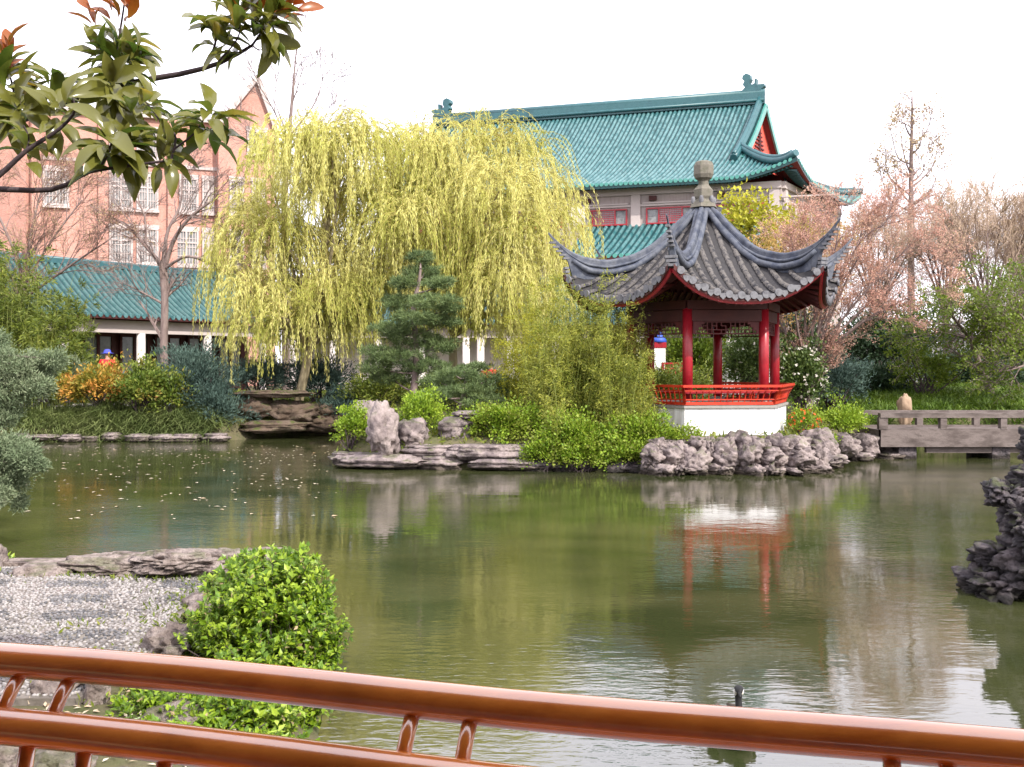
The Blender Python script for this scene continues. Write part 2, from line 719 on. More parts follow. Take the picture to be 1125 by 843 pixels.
MT['pan'] = M('shadowed_pan_tile', [(.018, .018, .021), (.04, .038, .04), (.028, .027, .03)], scale=6, rough=.8, bump=.4, bscale=30)
MT['hip'] = M('blue_grey_ridge', grime=.5, cols=[(.028, .034, .055), (.05, .06, .088), (.10, .11, .135), (.036, .042, .062)], scale=3.5, rough=.6,
              bump=.2, bscale=30, spec=.4)
MT['tilecap'] = M('pale_drip_tile', [(.06, .06, .07), (.17, .17, .185), (.09, .09, .10)], scale=6, rough=.7)
MT['teal'] = M('teal_glazed_tile', grime=.6, cols=[(.015, .075, .085), (.032, .12, .13), (.10, .21, .22), (.02, .095, .105)], scale=2.2, rough=.28,
               spec=.6, lo=.3, hi=.7)
MT['tealold'] = M('weathered_teal_tile', [(.010, .048, .048), (.018, .08, .078), (.05, .12, .115), (.013, .055, .055)], scale=2.5, rough=.35, spec=.5, lo=.3, hi=.7)
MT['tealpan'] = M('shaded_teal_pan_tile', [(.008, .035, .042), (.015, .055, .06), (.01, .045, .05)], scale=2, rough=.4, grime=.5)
MT['tealdark'] = M('teal_ridge_tile', [(.015, .065, .08), (.03, .105, .12), (.015, .08, .09)], scale=1.2, rough=.4, spec=.5)
MT['tealcap'] = M('teal_drip_tile', [(.04, .2, .17), (.08, .29, .25)], scale=3, rough=.3, spec=.5)
MT['concrete'] = M('pinkish_concrete', grime=.5, cols=[(.30, .255, .25), (.36, .31, .30), (.40, .345, .33)], scale=.5, rough=.9, stretch=(1, 1, 3))
MT['concrete2'] = M('pale_concrete', [(.42, .36, .35), (.5, .44, .42)], scale=.6, rough=.9)
MT['gable'] = M('coral_red_gable', [(.72, .10, .075), (.8, .14, .1)], scale=1, rough=.6)
MT['pane'] = M('dim_window_glass', [(.10, .08, .085), (.2, .17, .18), (.14, .11, .12)], scale=.8, rough=.08, spec=.9)
MT['palepane'] = M('pale_curtained_window', [(.06, .065, .07), (.26, .265, .27), (.05, .055, .06)], scale=1.1, rough=.35, spec=.3)
MT['darkpane'] = M('green_grey_pane', [(.05, .07, .065), (.16, .19, .175), (.1, .12, .11)], scale=1.2, rough=.15, spec=.7)
MT['white'] = M('white_paint', [(.7, .69, .68), (.8, .79, .78)], scale=2, rough=.7)
MT['cream'] = M('cream_wall', [(.55, .5, .47), (.66, .61, .58)], scale=.7, rough=.9)
MT['pillar'] = M('pinkish_white_column', [(.55, .49, .48), (.68, .62, .6), (.6, .54, .53)], scale=2, rough=.8)
MT['bridge'] = M('weathered_bridge_stone', [(.05, .04, .036), (.10, .08, .073), (.17, .14, .13), (.07, .056, .05)], scale=3, rough=.9,
                 bump=.5, bscale=25, stretch=(.4, 1, 1))
MT['soil'] = M('mossy_soil', [(.05, .04, .025), (.09, .10, .035), (.14, .12, .07), (.06, .08, .03)], scale=1.3, rough=1,
               bump=.8, bscale=9, bdist=.08)
MT['path'] = M('pale_path', [(.5, .46, .43), (.6, .56, .53)], scale=3, rough=.95, bump=.3, bscale=30)
MT['bark'] = M('grey_brown_bark', [(.11, .075, .07), (.2, .15, .14), (.27, .21, .19)], scale=3, rough=.95, bump=.6, bscale=20,
               stretch=(3, 3, .7))
MT['bark_light'] = M('pale_willow_bark', [(.2, .16, .10), (.32, .27, .17)], scale=3, rough=.95, bump=.5, bscale=20, stretch=(3, 3, .7))
MT['bark_dark'] = M('dark_bark', [(.03, .022, .025), (.07, .05, .055), (.11, .085, .085)], scale=6, rough=.9, bump=.5, bscale=30)
MT['bark_yel'] = M('olive_twig_bark', [(.28, .24, .07), (.4, .34, .1)], scale=3, rough=.9)
MT['twig_pink'] = M('pinkish_twig', [(.2, .12, .10), (.32, .2, .16)], scale=.6, rough=.9)
MT['twig_brown'] = M('brown_twig', [(.34, .25, .19), (.48, .37, .29)], scale=.6, rough=.9)
MT['bamboo'] = M('bamboo_culm', [(.13, .16, .03), (.2, .22, .05)], scale=3, rough=.5)

LM = {}
LM['willow'] = leafmat('willow_leaf', [(.36, .40, .07), (.52, .53, .12), (.74, .71, .27), (.64, .63, .19)], trans=.35, scale=.45, patch=.75)
LM['pine'] = leafmat('pine_needle', [(.045, .08, .03), (.11, .16, .055), (.21, .27, .10)], trans=.1, scale=1.2, rough=.6)
LM['bamboo'] = leafmat('bamboo_leaf', [(.10, .14, .015), (.20, .24, .03), (.40, .40, .07), (.29, .31, .05)], trans=.3, scale=.9)
LM['bright'] = leafmat('bright_green_leaf', [(.07, .14, .01), (.15, .26, .016), (.26, .36, .03), (.20, .22, .04), (.38, .46, .07)], trans=.3, scale=1.6)
LM['lime'] = leafmat('lime_leaf', [(.12, .22, .02), (.26, .38, .03), (.42, .5, .06)], trans=.3, scale=1.5)
LM['nandina'] = leafmat('orange_tinted_leaf', [(.09, .14, .02), (.26, .22, .03), (.5, .26, .05), (.6, .2, .07)], trans=.3, scale=1.2, patch=.7)
LM['nandina2'] = leafmat('green_red_leaf', [(.05, .10, .015), (.12, .18, .025), (.22, .24, .04), (.4, .12, .06)], trans=.3, scale=1.2, patch=.6)
LM['juniper'] = leafmat('blue_grey_green_needle', [(.03, .06, .05), (.065, .11, .09), (.12, .18, .14)], trans=.1, scale=1.0, rough=.7)
LM['juniper2'] = leafmat('sage_juniper_needle', [(.07, .11, .05), (.17, .22, .12), (.34, .38, .24)], trans=.15, scale=1.5, rough=.7)
LM['olive'] = leafmat('olive_bamboo_leaf', [(.045, .075, .012), (.10, .14, .02), (.2, .24, .035), (.3, .27, .06)], trans=.3, scale=.5)
LM['sedge'] = leafmat('grey_green_blade', [(.07, .11, .035), (.17, .22, .07), (.33, .37, .15)], trans=.25, scale=.8)
LM['camellia'] = leafmat('camellia_leaf', [(.04, .08, .02), (.09, .14, .035), (.17, .22, .06)], trans=.2, scale=2, rough=.35)
LM['petal'] = leafmat('white_petal', [(.75, .7, .62), (.85, .82, .78)], trans=.3)
LM['redpetal'] = leafmat('orange_red_petal', [(.75, .12, .03), (.85, .2, .05)], trans=.3)
LM['pinkbud'] = leafmat('pinkish_new_leaf', [(.40, .19, .14), (.58, .32, .25), (.70, .46, .36), (.58, .46, .22)], trans=.4, scale=.5)
LM['brownbud'] = leafmat('tan_bud', [(.3, .22, .14), (.45, .34, .2), (.5, .42, .18)], trans=.3, scale=.5)
LM['yellowgreen'] = leafmat('yellow_green_leaf', [(.20, .22, .02), (.38, .38, .03), (.55, .5, .05)], trans=.35, scale=.4)
LM['tanleaf'] = leafmat('tan_orange_leaf', [(.3, .2, .06), (.46, .3, .1), (.5, .38, .14)], trans=.35, scale=.4)
LM['maple'] = leafmat('fresh_maple_leaf', [(.05, .095, .01), (.13, .19, .018), (.27, .33, .04)], trans=.4, scale=.6)
LM['dark'] = leafmat('dark_evergreen_leaf', [(.012, .03, .014), (.03, .06, .025), (.06, .10, .04)], trans=.1, scale=.7)
LM['grass'] = leafmat('fresh_grass', [(.05, .10, .012), (.10, .17, .018), (.18, .25, .03)], trans=.3, scale=.8)
LM['near'] = leafmat('glossy_fresh_leaf', [(.06, .12, .008), (.15, .25, .012), (.29, .40, .03), (.46, .56, .12)], trans=.3,
                     scale=3, rough=.35, back=(.22, .36, .08))
LM['magnolia'] = leafmat('magnolia_leaf', [(.03, .065, .01), (.075, .13, .018), (.18, .22, .033), (.46, .31, .045)], trans=.33,
                         scale=5, rough=.2, back=(.15, .15, .03), spec=.6)
LM['magred'] = leafmat('young_russet_magnolia_leaf', [(.28, .04, .008), (.30, .09, .012), (.2, .13, .018)], trans=.3,
                       scale=6, rough=.3, back=(.28, .08, .015), spec=.5)
LM['litter'] = leafmat('floating_leaf', [(.3, .24, .16), (.5, .44, .34), (.38, .22, .1)], trans=0, rough=.6)

# ------------------------------------------------------------------ pond, ground
POND = np.array([(-1.3, -6), (-1.6, 3), (-1.25, 5.2), (-1.15, 6.6), (-1.9, 8.2), (-2.5, 9.5), (-3.2, 10.5), (-5.5, 10.6),
                 (-7.2, 12.5), (-8.2, 16), (-11, 22), (-14.5, 28), (-16.5, 31.6), (-12.5, 32.1), (-8.8, 32.0), (-7.8, 34.6), (-5.2, 34.8), (-4.4, 30), (-4.3, 24.2),
                 (-2.6, 23.5), (.8, 23.2), (2.6, 22.7), (6.4, 22.7), (7.4, 23.6), (8.2, 26.2), (9.6, 27.2), (10.4, 29.5),
                 (13.5, 29.5), (16, 28), (17, 22), (13, 16), (7.4, 12.8), (5.6, 11.4), (5.9, 9.0), (6.2, 5), (6.5, -6)])


def sdist(x, y):
    """positive on land, negative in the pond"""
    x = np.asarray(x, float)
    y = np.asarray(y, float)
    d = np.full(x.shape, 1e9)
    inside = np.zeros(x.shape, bool)
    n = len(POND)
    for i in range(n):
        a, b = POND[i], POND[(i + 1) % n]
        e = b - a
        t = np.clip(((x - a[0]) * e[0] + (y - a[1]) * e[1]) / (e @ e), 0, 1)
        d = np.minimum(d, np.hypot(x - a[0] - t * e[0], y - a[1] - t * e[1]))
        c = ((a[1] > y) != (b[1] > y)) & (x < (b[0] - a[0]) * (y - a[1]) / (b[1] - a[1] + 1e-12) + a[0])
        inside ^= c
    return np.where(inside, -d, d)


def sm(t):
    t = np.clip(t, 0, 1)
    return t * t * (3 - 2 * t)


def ghgt(x, y):
    s = sdist(x, y)
    x = np.asarray(x, float)
    y = np.asarray(y, float)
    H = .33 + .37 * sm((y - 12) / 9) + .35 * sm((y - 31) / 5) + .5 * sm((x - 9) / 5) * sm((y - 27) / 5)
    H = H + np.where(s > 1.0, .05 * np.sin(x * 1.3 + y * .7) * np.sin(y * 1.1 - x * .4) * sm((y - 14) / 4), 0)
    return np.where(s > 0, H * (1 - np.exp(-np.maximum(s, 0) / .22)), -.7 * (1 - np.exp(np.minimum(s, 0) / .4)))


def gz(x, y):
    return float(ghgt(np.array([x]), np.array([y]))[0])


gx = np.concatenate([[-3000, -800, -300, -120, -70], np.arange(-40, 40.1, .36), [70, 120, 300, 800, 3000]])
gy = np.concatenate([[-3000, -500, -100, -30], np.arange(-8, 60.1, .36), [75, 100, 200, 500, 1500, 4000]])
GX, GY = np.meshgrid(gx, gy, indexing='ij')
GZ = ghgt(GX, GY)
V = np.stack([GX, GY, GZ], -1).reshape(-1, 3)
ni, nj = len(gx), len(gy)
I, J = np.meshgrid(np.arange(ni - 1), np.arange(nj - 1), indexing='ij')
a = (I * nj + J).ravel()
tag(npmesh('ground', V, np.stack([a, a + nj, a + nj + 1, a + 1], -1), MT['soil'], smooth=True), kind='structure')

# murky green mirror water with small ripples
m, nt, N, L = newmat('pond_water')
out = nd(nt, 'ShaderNodeOutputMaterial')
tc = nd(nt, 'ShaderNodeTexCoord')
hs = []
for sc, st, dt in ((1.0, (1.5, 3.2, 1), 3), (1.0, (6, 15, 1), 3), (1.0, (.5, .9, 1), 2)):
    mp = nd(nt, 'ShaderNodeMapping')
    mp.inputs['Scale'].default_value = st
    mp.inputs['Rotation'].default_value = (0, 0, .12)
    L.new(tc.outputs['Object'], mp.inputs['Vector'])
    n = nd(nt, 'ShaderNodeTexNoise')
    n.inputs['Scale'].default_value = sc
    n.inputs['Detail'].default_value = dt
    n.inputs['Distortion'].default_value = .3
    L.new(mp.outputs[0], n.inputs['Vector'])
    hs.append(n)
# breezy patches: ripples are stronger where this slow noise is high
pn = nd(nt, 'ShaderNodeTexNoise')
pn.inputs['Scale'].default_value = .22
pn.inputs['Detail'].default_value = 3
L.new(tc.outputs['Object'], pn.inputs['Vector'])
pr = nd(nt, 'ShaderNodeMapRange')
pr.inputs['From Min'].default_value = .42
pr.inputs['From Max'].default_value = .66
pr.inputs['To Min'].default_value = .14
L.new(pn.outputs['Fac'], pr.inputs['Value'])
b1 = nd(nt, 'ShaderNodeBump')
b1.inputs['Distance'].default_value = .012
b1.inputs['Strength'].default_value = .26
L.new(hs[0].outputs['Fac'], b1.inputs['Height'])
b2 = nd(nt, 'ShaderNodeBump')
b2.inputs['Distance'].default_value = .005
L.new(pr.outputs[0], b2.inputs['Strength'])
L.new(hs[1].outputs['Fac'], b2.inputs['Height'])
L.new(b1.outputs[0], b2.inputs['Normal'])
dcol = nd(nt, 'ShaderNodeBsdfDiffuse')
r = ramp(nt, [(.35, (.030, .038, .013)), (.65, (.054, .058, .023))])
L.new(hs[2].outputs['Fac'], r.inputs['Fac'])
L.new(r.outputs[0], dcol.inputs['Color'])
gl = nd(nt, 'ShaderNodeBsdfGlossy')
gl.inputs['Roughness'].default_value = .035
gl.inputs['Color'].default_value = (.98, .96, 1.0, 1)
L.new(b2.outputs[0], gl.inputs['Normal'])
fr = nd(nt, 'ShaderNodeFresnel')
fr.inputs['IOR'].default_value = 2.5
L.new(b2.outputs[0], fr.inputs['Normal'])
ms = nd(nt, 'ShaderNodeMixShader')
L.new(fr.outputs[0], ms.inputs[0])
L.new(dcol.outputs[0], ms.inputs[1])
L.new(gl.outputs[0], ms.inputs[2])
L.new(ms.outputs[0], out.inputs[0])
MT['water'] = m
mb = MB()
mb.add([(-18, -8, 0), (19, -8, 0), (19, 36, 0), (-18, 36, 0)], [(0, 1, 2, 3)])
tag(mb.build('water', MT['water']), kind='structure')

# ------------------------------------------------------------------ rocks
_ico = {}


def ico(sub):
    if sub not in _ico:
        bm = bmesh.new()
        bmesh.ops.create_icosphere(bm, subdivisions=sub, radius=1)
        _ico[sub] = (np.array([v.co[:] for v in bm.verts]), [tuple(v.index for v in f.verts) for f in bm.faces])
        bm.free()
    return _ico[sub]


def rockmesh(c, sz, seed, kind='lump', sub=4, rz=0.0, amp=1.0):
    v, f = ico(sub)
    off = Vector((seed * 7.13, seed * 3.7, seed * 1.9))
    out = []
    ca, sa = math.cos(rz), math.sin(rz)
    for q in v:
        d = Vector(q)
        # squarish body
        k = (abs(d.x) ** 3 + abs(d.y) ** 3 + abs(d.z) ** 3) ** (-1 / 3)
        p = d * (k * .75 + .25)
        n1 = noise.noise(d * 1.3 + off)
        n2 = noise.noise(d * 3.1 + off)
        n3 = noise.noise(d * 8.0 + off)
        if kind == 'taihu':
            vo = noise.voronoi(d * 1.9 + off)[0]
            pit = max(0, .42 - vo[0]) * 1.1
            s = 1 + amp * (.35 * n1 + .16 * n2 + .07 * n3 - pit * .75)
            ridge = 1 - abs(noise.noise(d * 2.2 + off * 1.7)) * 2
            s += .10 * ridge * amp
            vv = noise.voronoi(d * 2.6 + off * .7)[0]
            s -= .26 * amp * max(0, 1 - (vv[1] - vv[0]) / .16) * .8
        elif kind == 'slab':
            s = 1 + amp * (.22 * n1 + .12 * n2 + .05 * n3)
        else:
            s = 1 + amp * (.28 * n1 + .16 * n2 + .07 * n3)
        p = p * s
        if kind == 'slab':
            zl = p.z * 3
            fr = zl - math.floor(zl)
            lay = math.floor(zl)
            p.z = (lay + min(1, fr * 2.2) ** 2) / 3
            g = 1 + .10 * math.sin(lay * 2.4 + seed) - .07 * (fr > .5)
            p.x *= g
            p.y *= g
        x, y, z = p.x * sz[0], p.y * sz[1], p.z * sz[2]
        out.append((c[0] + x * ca - y * sa, c[1] + x * sa + y * ca, c[2] + z))
    return out, f


def rock(name, label, c, sz, seed, mat, kind='lump', sub=4, rz=0.0, group=None, cat='rock', amp=1.0):
    vs, fs = rockmesh(c, sz, seed, kind, sub, rz, amp)
    mb = MB()
    mb.add(vs, fs, 0, True)
    o = mb.build(name, mat, None, (c[0], c[1], c[2] - sz[2] * .8))
    return tag(o, label, cat, group)


# ------------------------------------------------------------------ the pavilion
PC = Vector((4.865, 26.0, 0))
PA0 = math.radians(8)
pav = thing('garden_pavilion', 'hexagonal red-columned pavilion with upswept grey tiled roof and stone finial on a white base',
            'pavilion', (PC.x, PC.y, .45))


def pv(k, R, z):
    a = PA0 + k * PI / 3
    return Vector((PC.x + R * math.cos(a), PC.y + R * math.sin(a), z))


def hexring(mb, R0, z0, R1, z1, m=0):
    mb.add([pv(k, R0, z0) for k in range(6)] + [pv(k, R1, z1) for k in range(6)],
           [tuple(range(5, -1, -1)), tuple(range(6, 12))] + [(k, (k + 1) % 6, 6 + (k + 1) % 6, 6 + k) for k in range(6)], m)


mb = MB()
hexring(mb, 2.2, .70, 2.2, 1.36)
mb.build('base', MT['plaster'], pav)
mb = MB()
hexring(mb, 2.3, .40, 2.3, .702)
hexring(mb, 2.26, 1.362, 2.26, 1.42)
mb.build('base_trim', MT['stonegrey'], pav)
# columns
for k in range(6):
    mb = MB()
    p = pv(k, 1.89, 0)
    mb.lathe((p.x, p.y, 0), [(.122, 1.5), (.122, 2.6), (.116, 3.72)], 20)
    c = mb.build('column', MT['red'], pav)
    mb = MB()
    mb.lathe((p.x, p.y, 0), [(.19, 1.42), (.2, 1.45), (.185, 1.5), (.15, 1.53)], 20)
    mb.build('column_base', MT['stonegrey'], c)
    # bracket ears under the beam
    for j in (k - 1, k + 1):
        mb = MB()
        q = pv(j % 6, 1.89, 0)
        d = (q - p).normalized()
        for i in range(4):
            a = p + d * (.13 + i * .07)
            b = p + d * (.13 + (i + 1) * .07)
            mb.beam((a.x, a.y, 3.42 - (.30 - i * .075) / 2), (b.x, b.y, 3.42 - (.30 - i * .075) / 2), .05, .30 - i * .075)
        mb.build('bracket', MT['darkred'], c)
# beams
mb = MB()
for k in range(6):
    mb.beam(pv(k, 1.89, 3.55), pv(k + 1, 1.89, 3.55), .16, .27)
    mb.beam(pv(k, 1.97, 3.8), pv(k + 1, 1.97, 3.8), .12, .2)
mb.build('beam', MT['maroon'], pav)


def lattice(mb, a, b, z0, z1, nx, nz, w=.022, m=0):
    """irregular chinese fretwork between posts a and b"""
    d = b - a
    at = lambda t, z: (a.x + d.x * t, a.y + d.y * t, z)
    mb.beam(at(0, z0), at(1, z0), w * 1.3, w * 1.3, m)
    mb.beam(at(0, z1), at(1, z1), w * 1.3, w * 1.3, m)
    hz = (z1 - z0) / nz
    for i in range(nx + 1):
        t = i / nx
        for j in range(nz):
            if (i * 3 + j * 2) % 5 != 0 or i in (0, nx):
                mb.beam(at(t, z0 + j * hz), at(t, z0 + (j + 1) * hz), w, w, m, up=Vector((1, 0, 0)))
    for j in range(1, nz):
        for i in range(nx):
            if (i * 2 + j * 3) % 4 != 0:
                mb.beam(at(i / nx, z0 + j * hz), at((i + 1) / nx, z0 + j * hz), w * .9, w * .9, m)


for k in range(6):
    mb = MB()
    a = pv(k, 1.89, 0)
    b = pv(k + 1, 1.89, 0)
    d = (b - a).normalized()
    lattice(mb, a + d * .14, b - d * .14, 3.12, 3.40, 14, 3)
    mb.build('frieze_lattice', MT['darkred' if k not in (1, 2) else 'white'], pav)
# benches with a flared rail on five sides, open at the back left
for k in (0, 3, 4, 5, 2):
    mb = MB()
    A0, B0, A1, B1 = pv(k, 2.17, 1.47), pv(k + 1, 2.17, 1.47), pv(k, 2.40, 1.88), pv(k + 1, 2.40, 1.88)
    mb.beam(A0, B0, .06, .07)
    mb.beam(A1, B1, .07, .06)
    mb.beam(A0.lerp(A1, .22), B0.lerp(B1, .22), .035, .03)
    mb.beam(A0.lerp(A1, .74), B0.lerp(B1, .74), .035, .03)
    n = 15
    for i in range(n + 1):
        t = i / n
        lo, hi = A0.lerp(B0, t), A1.lerp(B1, t)
        w = .06 if i in (0, n) else .022
        mid = lo.lerp(hi, .5) + Vector((PC.x - lo.x, PC.y - lo.y, 0)).normalized() * .035
        mb.beam(lo, mid, w, w)
        mb.beam(mid, hi, w, w)
    mb.build('rail', MT['redorange'], pav)
    mb = MB()
    sa, sb, sc_, sd = pv(k, 2.12, 0), pv(k + 1, 2.12, 0), pv(k + 1, 1.75, 0), pv(k, 1.75, 0)
    mb.prism([sd, sa, sb, sc_][::1], 1.70, 1.745)
    mb.build('bench_seat', MT['red'], pav)

# roof shape
HR = [0, .3, .67, 1.31, 1.8, 2.48, 3.065, 3.5]
HZ = [6.42, 6.12, 5.70, 5.10, 4.79, 4.56, 4.52, 4.62]
RC, RA = 3.5, 3.5 * math.cos(PI / 6)
ZM0, ZM1 = 6.35, 3.93


def zhip(r):
    return float(np.interp(r, HR, HZ))


def zroof(l, r):
    """height over a face: l sideways, r outwards from the axis (apothem direction)"""
    t = r / RA
    zm = ZM1 + (ZM0 - ZM1) * max(0, 1 - t) ** 1.55
    s = min(1, abs(l) / max(1e-4, r * math.tan(PI / 6)))
    w = s ** 2.6
    return zm * (1 - w) + zhip(t * RC) * w


def facept(k, l, r, dz=0.0):
    a = PA0 + (k + .5) * PI / 3
    s = min(1, abs(l) / max(1e-4, r * math.tan(PI / 6)))
    rr = r * (1 + .045 * (s ** 3) * (r / RA) ** 2)
    return Vector((PC.x + rr * math.cos(a) - l * math.sin(a), PC.y + rr * math.sin(a) + l * math.cos(a), zroof(l, r) + dz))


for k in range(6):
    mb = MB()
    nr, nl = 18, 20
    G0, G1 = [], []
    for i in range(nr + 1):
        r = .12 + (RA - .12) * i / nr
        hw = r * math.tan(PI / 6)
        G0.append([facept(k, hw * (2 * j / nl - 1), r) for j in range(nl + 1)])
        G1.append([facept(k, hw * (2 * j / nl - 1), r, -.12) for j in range(nl + 1)])
    mb.grid(G0, 0, True)
    mb.grid(G1, 1, True, True)
    # closing edge, then the red fascia following the curved eave
    mb.grid([G0[-1], [p + Vector((0, 0, -.12)) for p in G0[-1]]], 1, False)
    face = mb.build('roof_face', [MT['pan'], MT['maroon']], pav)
    mb = MB()
    fp = [facept(k, RA * math.tan(PI / 6) * (2 * j / 24 - 1), RA) for j in range(25)]
    a = PA0 + (k + .5) * PI / 3
    outv = Vector((math.cos(a), math.sin(a), 0))
    for (o1, zt, zb) in ((-.07, -.09, -.18), ):
        ft = [p + outv * o1 + Vector((0, 0, zt)) for p in fp]
        fb = [p + outv * (o1 - .03) + Vector((0, 0, zb)) for p in fp]
        bt = [p - outv * .05 for p in ft]
        bb = [p - outv * .05 for p in fb]
        mb.grid([ft, fb, bb, bt, ft], 0, False)
    mb.build('fascia', MT['red'], face)
    # rafters under the eave
    mb = MB()
    for j in range(-7, 8):
        l = j * .2
        p1 = facept(k, l, RA - .16, -.2)
        r0 = 1.75
        p0 = facept(k, l * .9, max(r0, abs(l) * 1.75 + .05), -.2)
        mb.beam(p0, p1, .06, .07)
    mb.build('rafters', MT['darkred'], face)
    # barrel tile courses
    mb = MB()
    nrow = 12
    sp = 2 * RA * math.tan(PI / 6) / (nrow + .15)
    caps = MB()
    for i in range(nrow):
        l = (i - (nrow - 1) / 2) * sp
        r0 = max(.25, abs(l) / math.tan(PI / 6) * 1.02 + .05)
        r1 = RA + .03
        if r1 - r0 < .1:
            continue
        nt_ = max(2, int((r1 - r0) / .115))
        ring = []
        for j in range(nt_):
            for e, rad in ((0, .058), (.97, .074)):
                r = r0 + (r1 - r0) * (j + e) / nt_
                p = facept(k, l, min(r, RA), .015)
                if r > RA:
                    p = p + outv * (r - RA)
                lat = Vector((-math.sin(a), math.cos(a), 0))
                jr = rad * (1 + .06 * math.sin(i * 7 + j * 3.1))
                ring.append([p + lat * (jr * math.cos(q)) + Vector((0, 0, jr * math.sin(q) * 1.15)) for q in
                             [PI * h / 6 for h in range(7)]])
        mb.grid(ring, 0, True)
        # round end cap and pointed drip tile
        pe = facept(k, l, RA, .02) + outv * .045
        cv = [pe + lat * (.088 * math.cos(q)) + Vector((0, 0, .088 * math.sin(q) - .005)) for q in
              [2 * PI * h / 12 for h in range(12)]]
        cb = [p - outv * .04 for p in cv]
        caps.add(cv + cb, [tuple(range(12)), tuple(range(23, 11, -1))] + [(h, 12 + h, 12 + (h + 1) % 12, (h + 1) % 12) for h in range(12)])
        if i < nrow - 1:
            pe = facept(k, l + sp / 2, RA, 0) + outv * .03
            q = [pe + lat * x + Vector((0, 0, z)) for x, z in ((-.09, .02), (.09, .02), (.07, -.06), (0, -.13), (-.07, -.06))]
            qb = [p - outv * .03 for p in q]
            caps.add(q + qb, [tuple(range(5)), tuple(range(9, 4, -1))] + [(h, 5 + h, 5 + (h + 1) % 5, (h + 1) % 5) for h in range(5)])
    mb.build('tile_courses', MT['tile'], face)
    caps.build('drip_tiles', MT['tilecap'], face)


def sweep_rect(mb, pts, ws, hs, side, m=0):
    """a bar of changing section whose underside follows pts"""
    ring = []
    for p, w, h in zip(pts, ws, hs):
        ring.append([p - side * w / 2, p + side * w / 2, p + side * w / 2 + Vector((0, 0, h)), p - side * w / 2 + Vector((0, 0, h)), p - side * w / 2])
    mb.grid(ring, m, False)
    for rr, q in ((ring[0], (0, 1, 2, 3)), (ring[-1], (3, 2, 1, 0))):
        mb.add(rr[:4], [q], m)


TIPZ = [(0, 6.52), (.3, 6.30), (.67, 5.95), (1.31, 5.37), (1.8, 5.10), (2.48, 4.93), (3.065, 5.0), (3.4, 5.14), (3.7, 5.35), (4.0, 5.66)]
for k in range(6):
    a = PA0 + k * PI / 3
    rad = Vector((math.cos(a), math.sin(a), 0))
    side = Vector((-math.sin(a), math.cos(a), 0))
    tr, tz = [q[0] for q in TIPZ], [q[1] for q in TIPZ]
    rs = np.linspace(.12, 4.0, 40)
    # smooth the top line
    zt = np.interp(rs, tr, tz)
    for _ in range(3):
        zt[1:-1] = (zt[:-2] + 2 * zt[1:-1] + zt[2:]) / 4
    C0 = Vector((PC.x, PC.y, 0))
    mb = MB()
    # web: stops where the horn begins, then tapers
    pts, ws, hs_ = [], [], []
    for r_, z_ in zip(rs, zt):
        zb = zhip(min(r_, 3.5)) - .02 if r_ < 3.45 else z_ - .30 * max(.14, (4.0 - r_) / .55)
        pts.append(C0 + rad * r_ + Vector((0, 0, zb)))
        ws.append(.15 * (1 if r_ < 3.3 else max(.2, (4.05 - r_) / .75)))
        hs_.append(max(.03, z_ - zb))
    sweep_rect(mb, pts, ws, hs_, side)
    ridge = mb.build('hip_ridge', MT['hip'], pav)
    # rolls along both flanks and on top
    mb = MB()
    for dz, rr, off, rmax in ((0.0, .062, 0, 4.0), (-.13, .038, .085, 3.85), (-.13, .038, -.085, 3.85), (-.27, .085, .1, 3.5),
                              (-.27, .085, -.1, 3.5)):
        P_, R_ = [], []
        for r_, z_ in zip(rs, zt):
            if r_ > rmax:
                break
            f = 1 if r_ < 3.0 else max(.28, (4.1 - r_) / 1.1)
            zz = z_ + dz * f
            if dz < -.2:
                zz = max(zz, zhip(min(r_, 3.5)) + .05)
            P_.append(C0 + rad * r_ + side * off * f + Vector((0, 0, zz)))
            R_.append(rr * f)
        mb.tube(P_, R_, 8)
    mb.build('ridge_roll', MT['hip'], ridge)
    # small stacked tile ornaments under the horn
    mb = MB()
    for i in range(5):
        r_ = 3.52 + i * .085
        z_ = float(np.interp(r_, rs, zt))
        p = C0 + rad * (r_ + .03)
        mb.box((p.x, p.y, z_ - .20 + i * .025), (.16, .13 - i * .012, .05), a)
    for i in range(3):
        p = C0 + rad * (3.55 - i * .015)
        mb.box((p.x, p.y, 4.78 - i * .09), (.1, .26 - i * .03, .06), a)
    mb.build('horn_ornament', MT['tilecap'], ridge)
# pinnacle
mb = MB()
mb.lathe((PC.x, PC.y, 0), [(.36, 6.36), (.31, 6.48), (.22, 6.58), (.25, 6.64), (.25, 6.82), (.2, 6.88), (.14, 6.94), (.13, 7.03), (.16, 7.08)], 6, 0, False, PA0)
fin = mb.build('finial', MT['finial'], pav)
mb = MB()
mb.lathe((PC.x, PC.y, 0), [(.14, 7.06), (.22, 7.11), (.26, 7.20), (.26, 7.42), (.23, 7.51), (.14, 7.55)], 8, 0, False, .3)
mb.build('finial_ball', MT['finial'], fin)
mb = MB()
for k in range(6):
    p = pv(k, .27, 6.60)
    mb.lathe((p.x, p.y, 6.5), [(.03, -.1), (.06, 0), (.055, .1), (.03, .14)], 8)
mb.build('petal_ring', MT['tilecap'], fin)

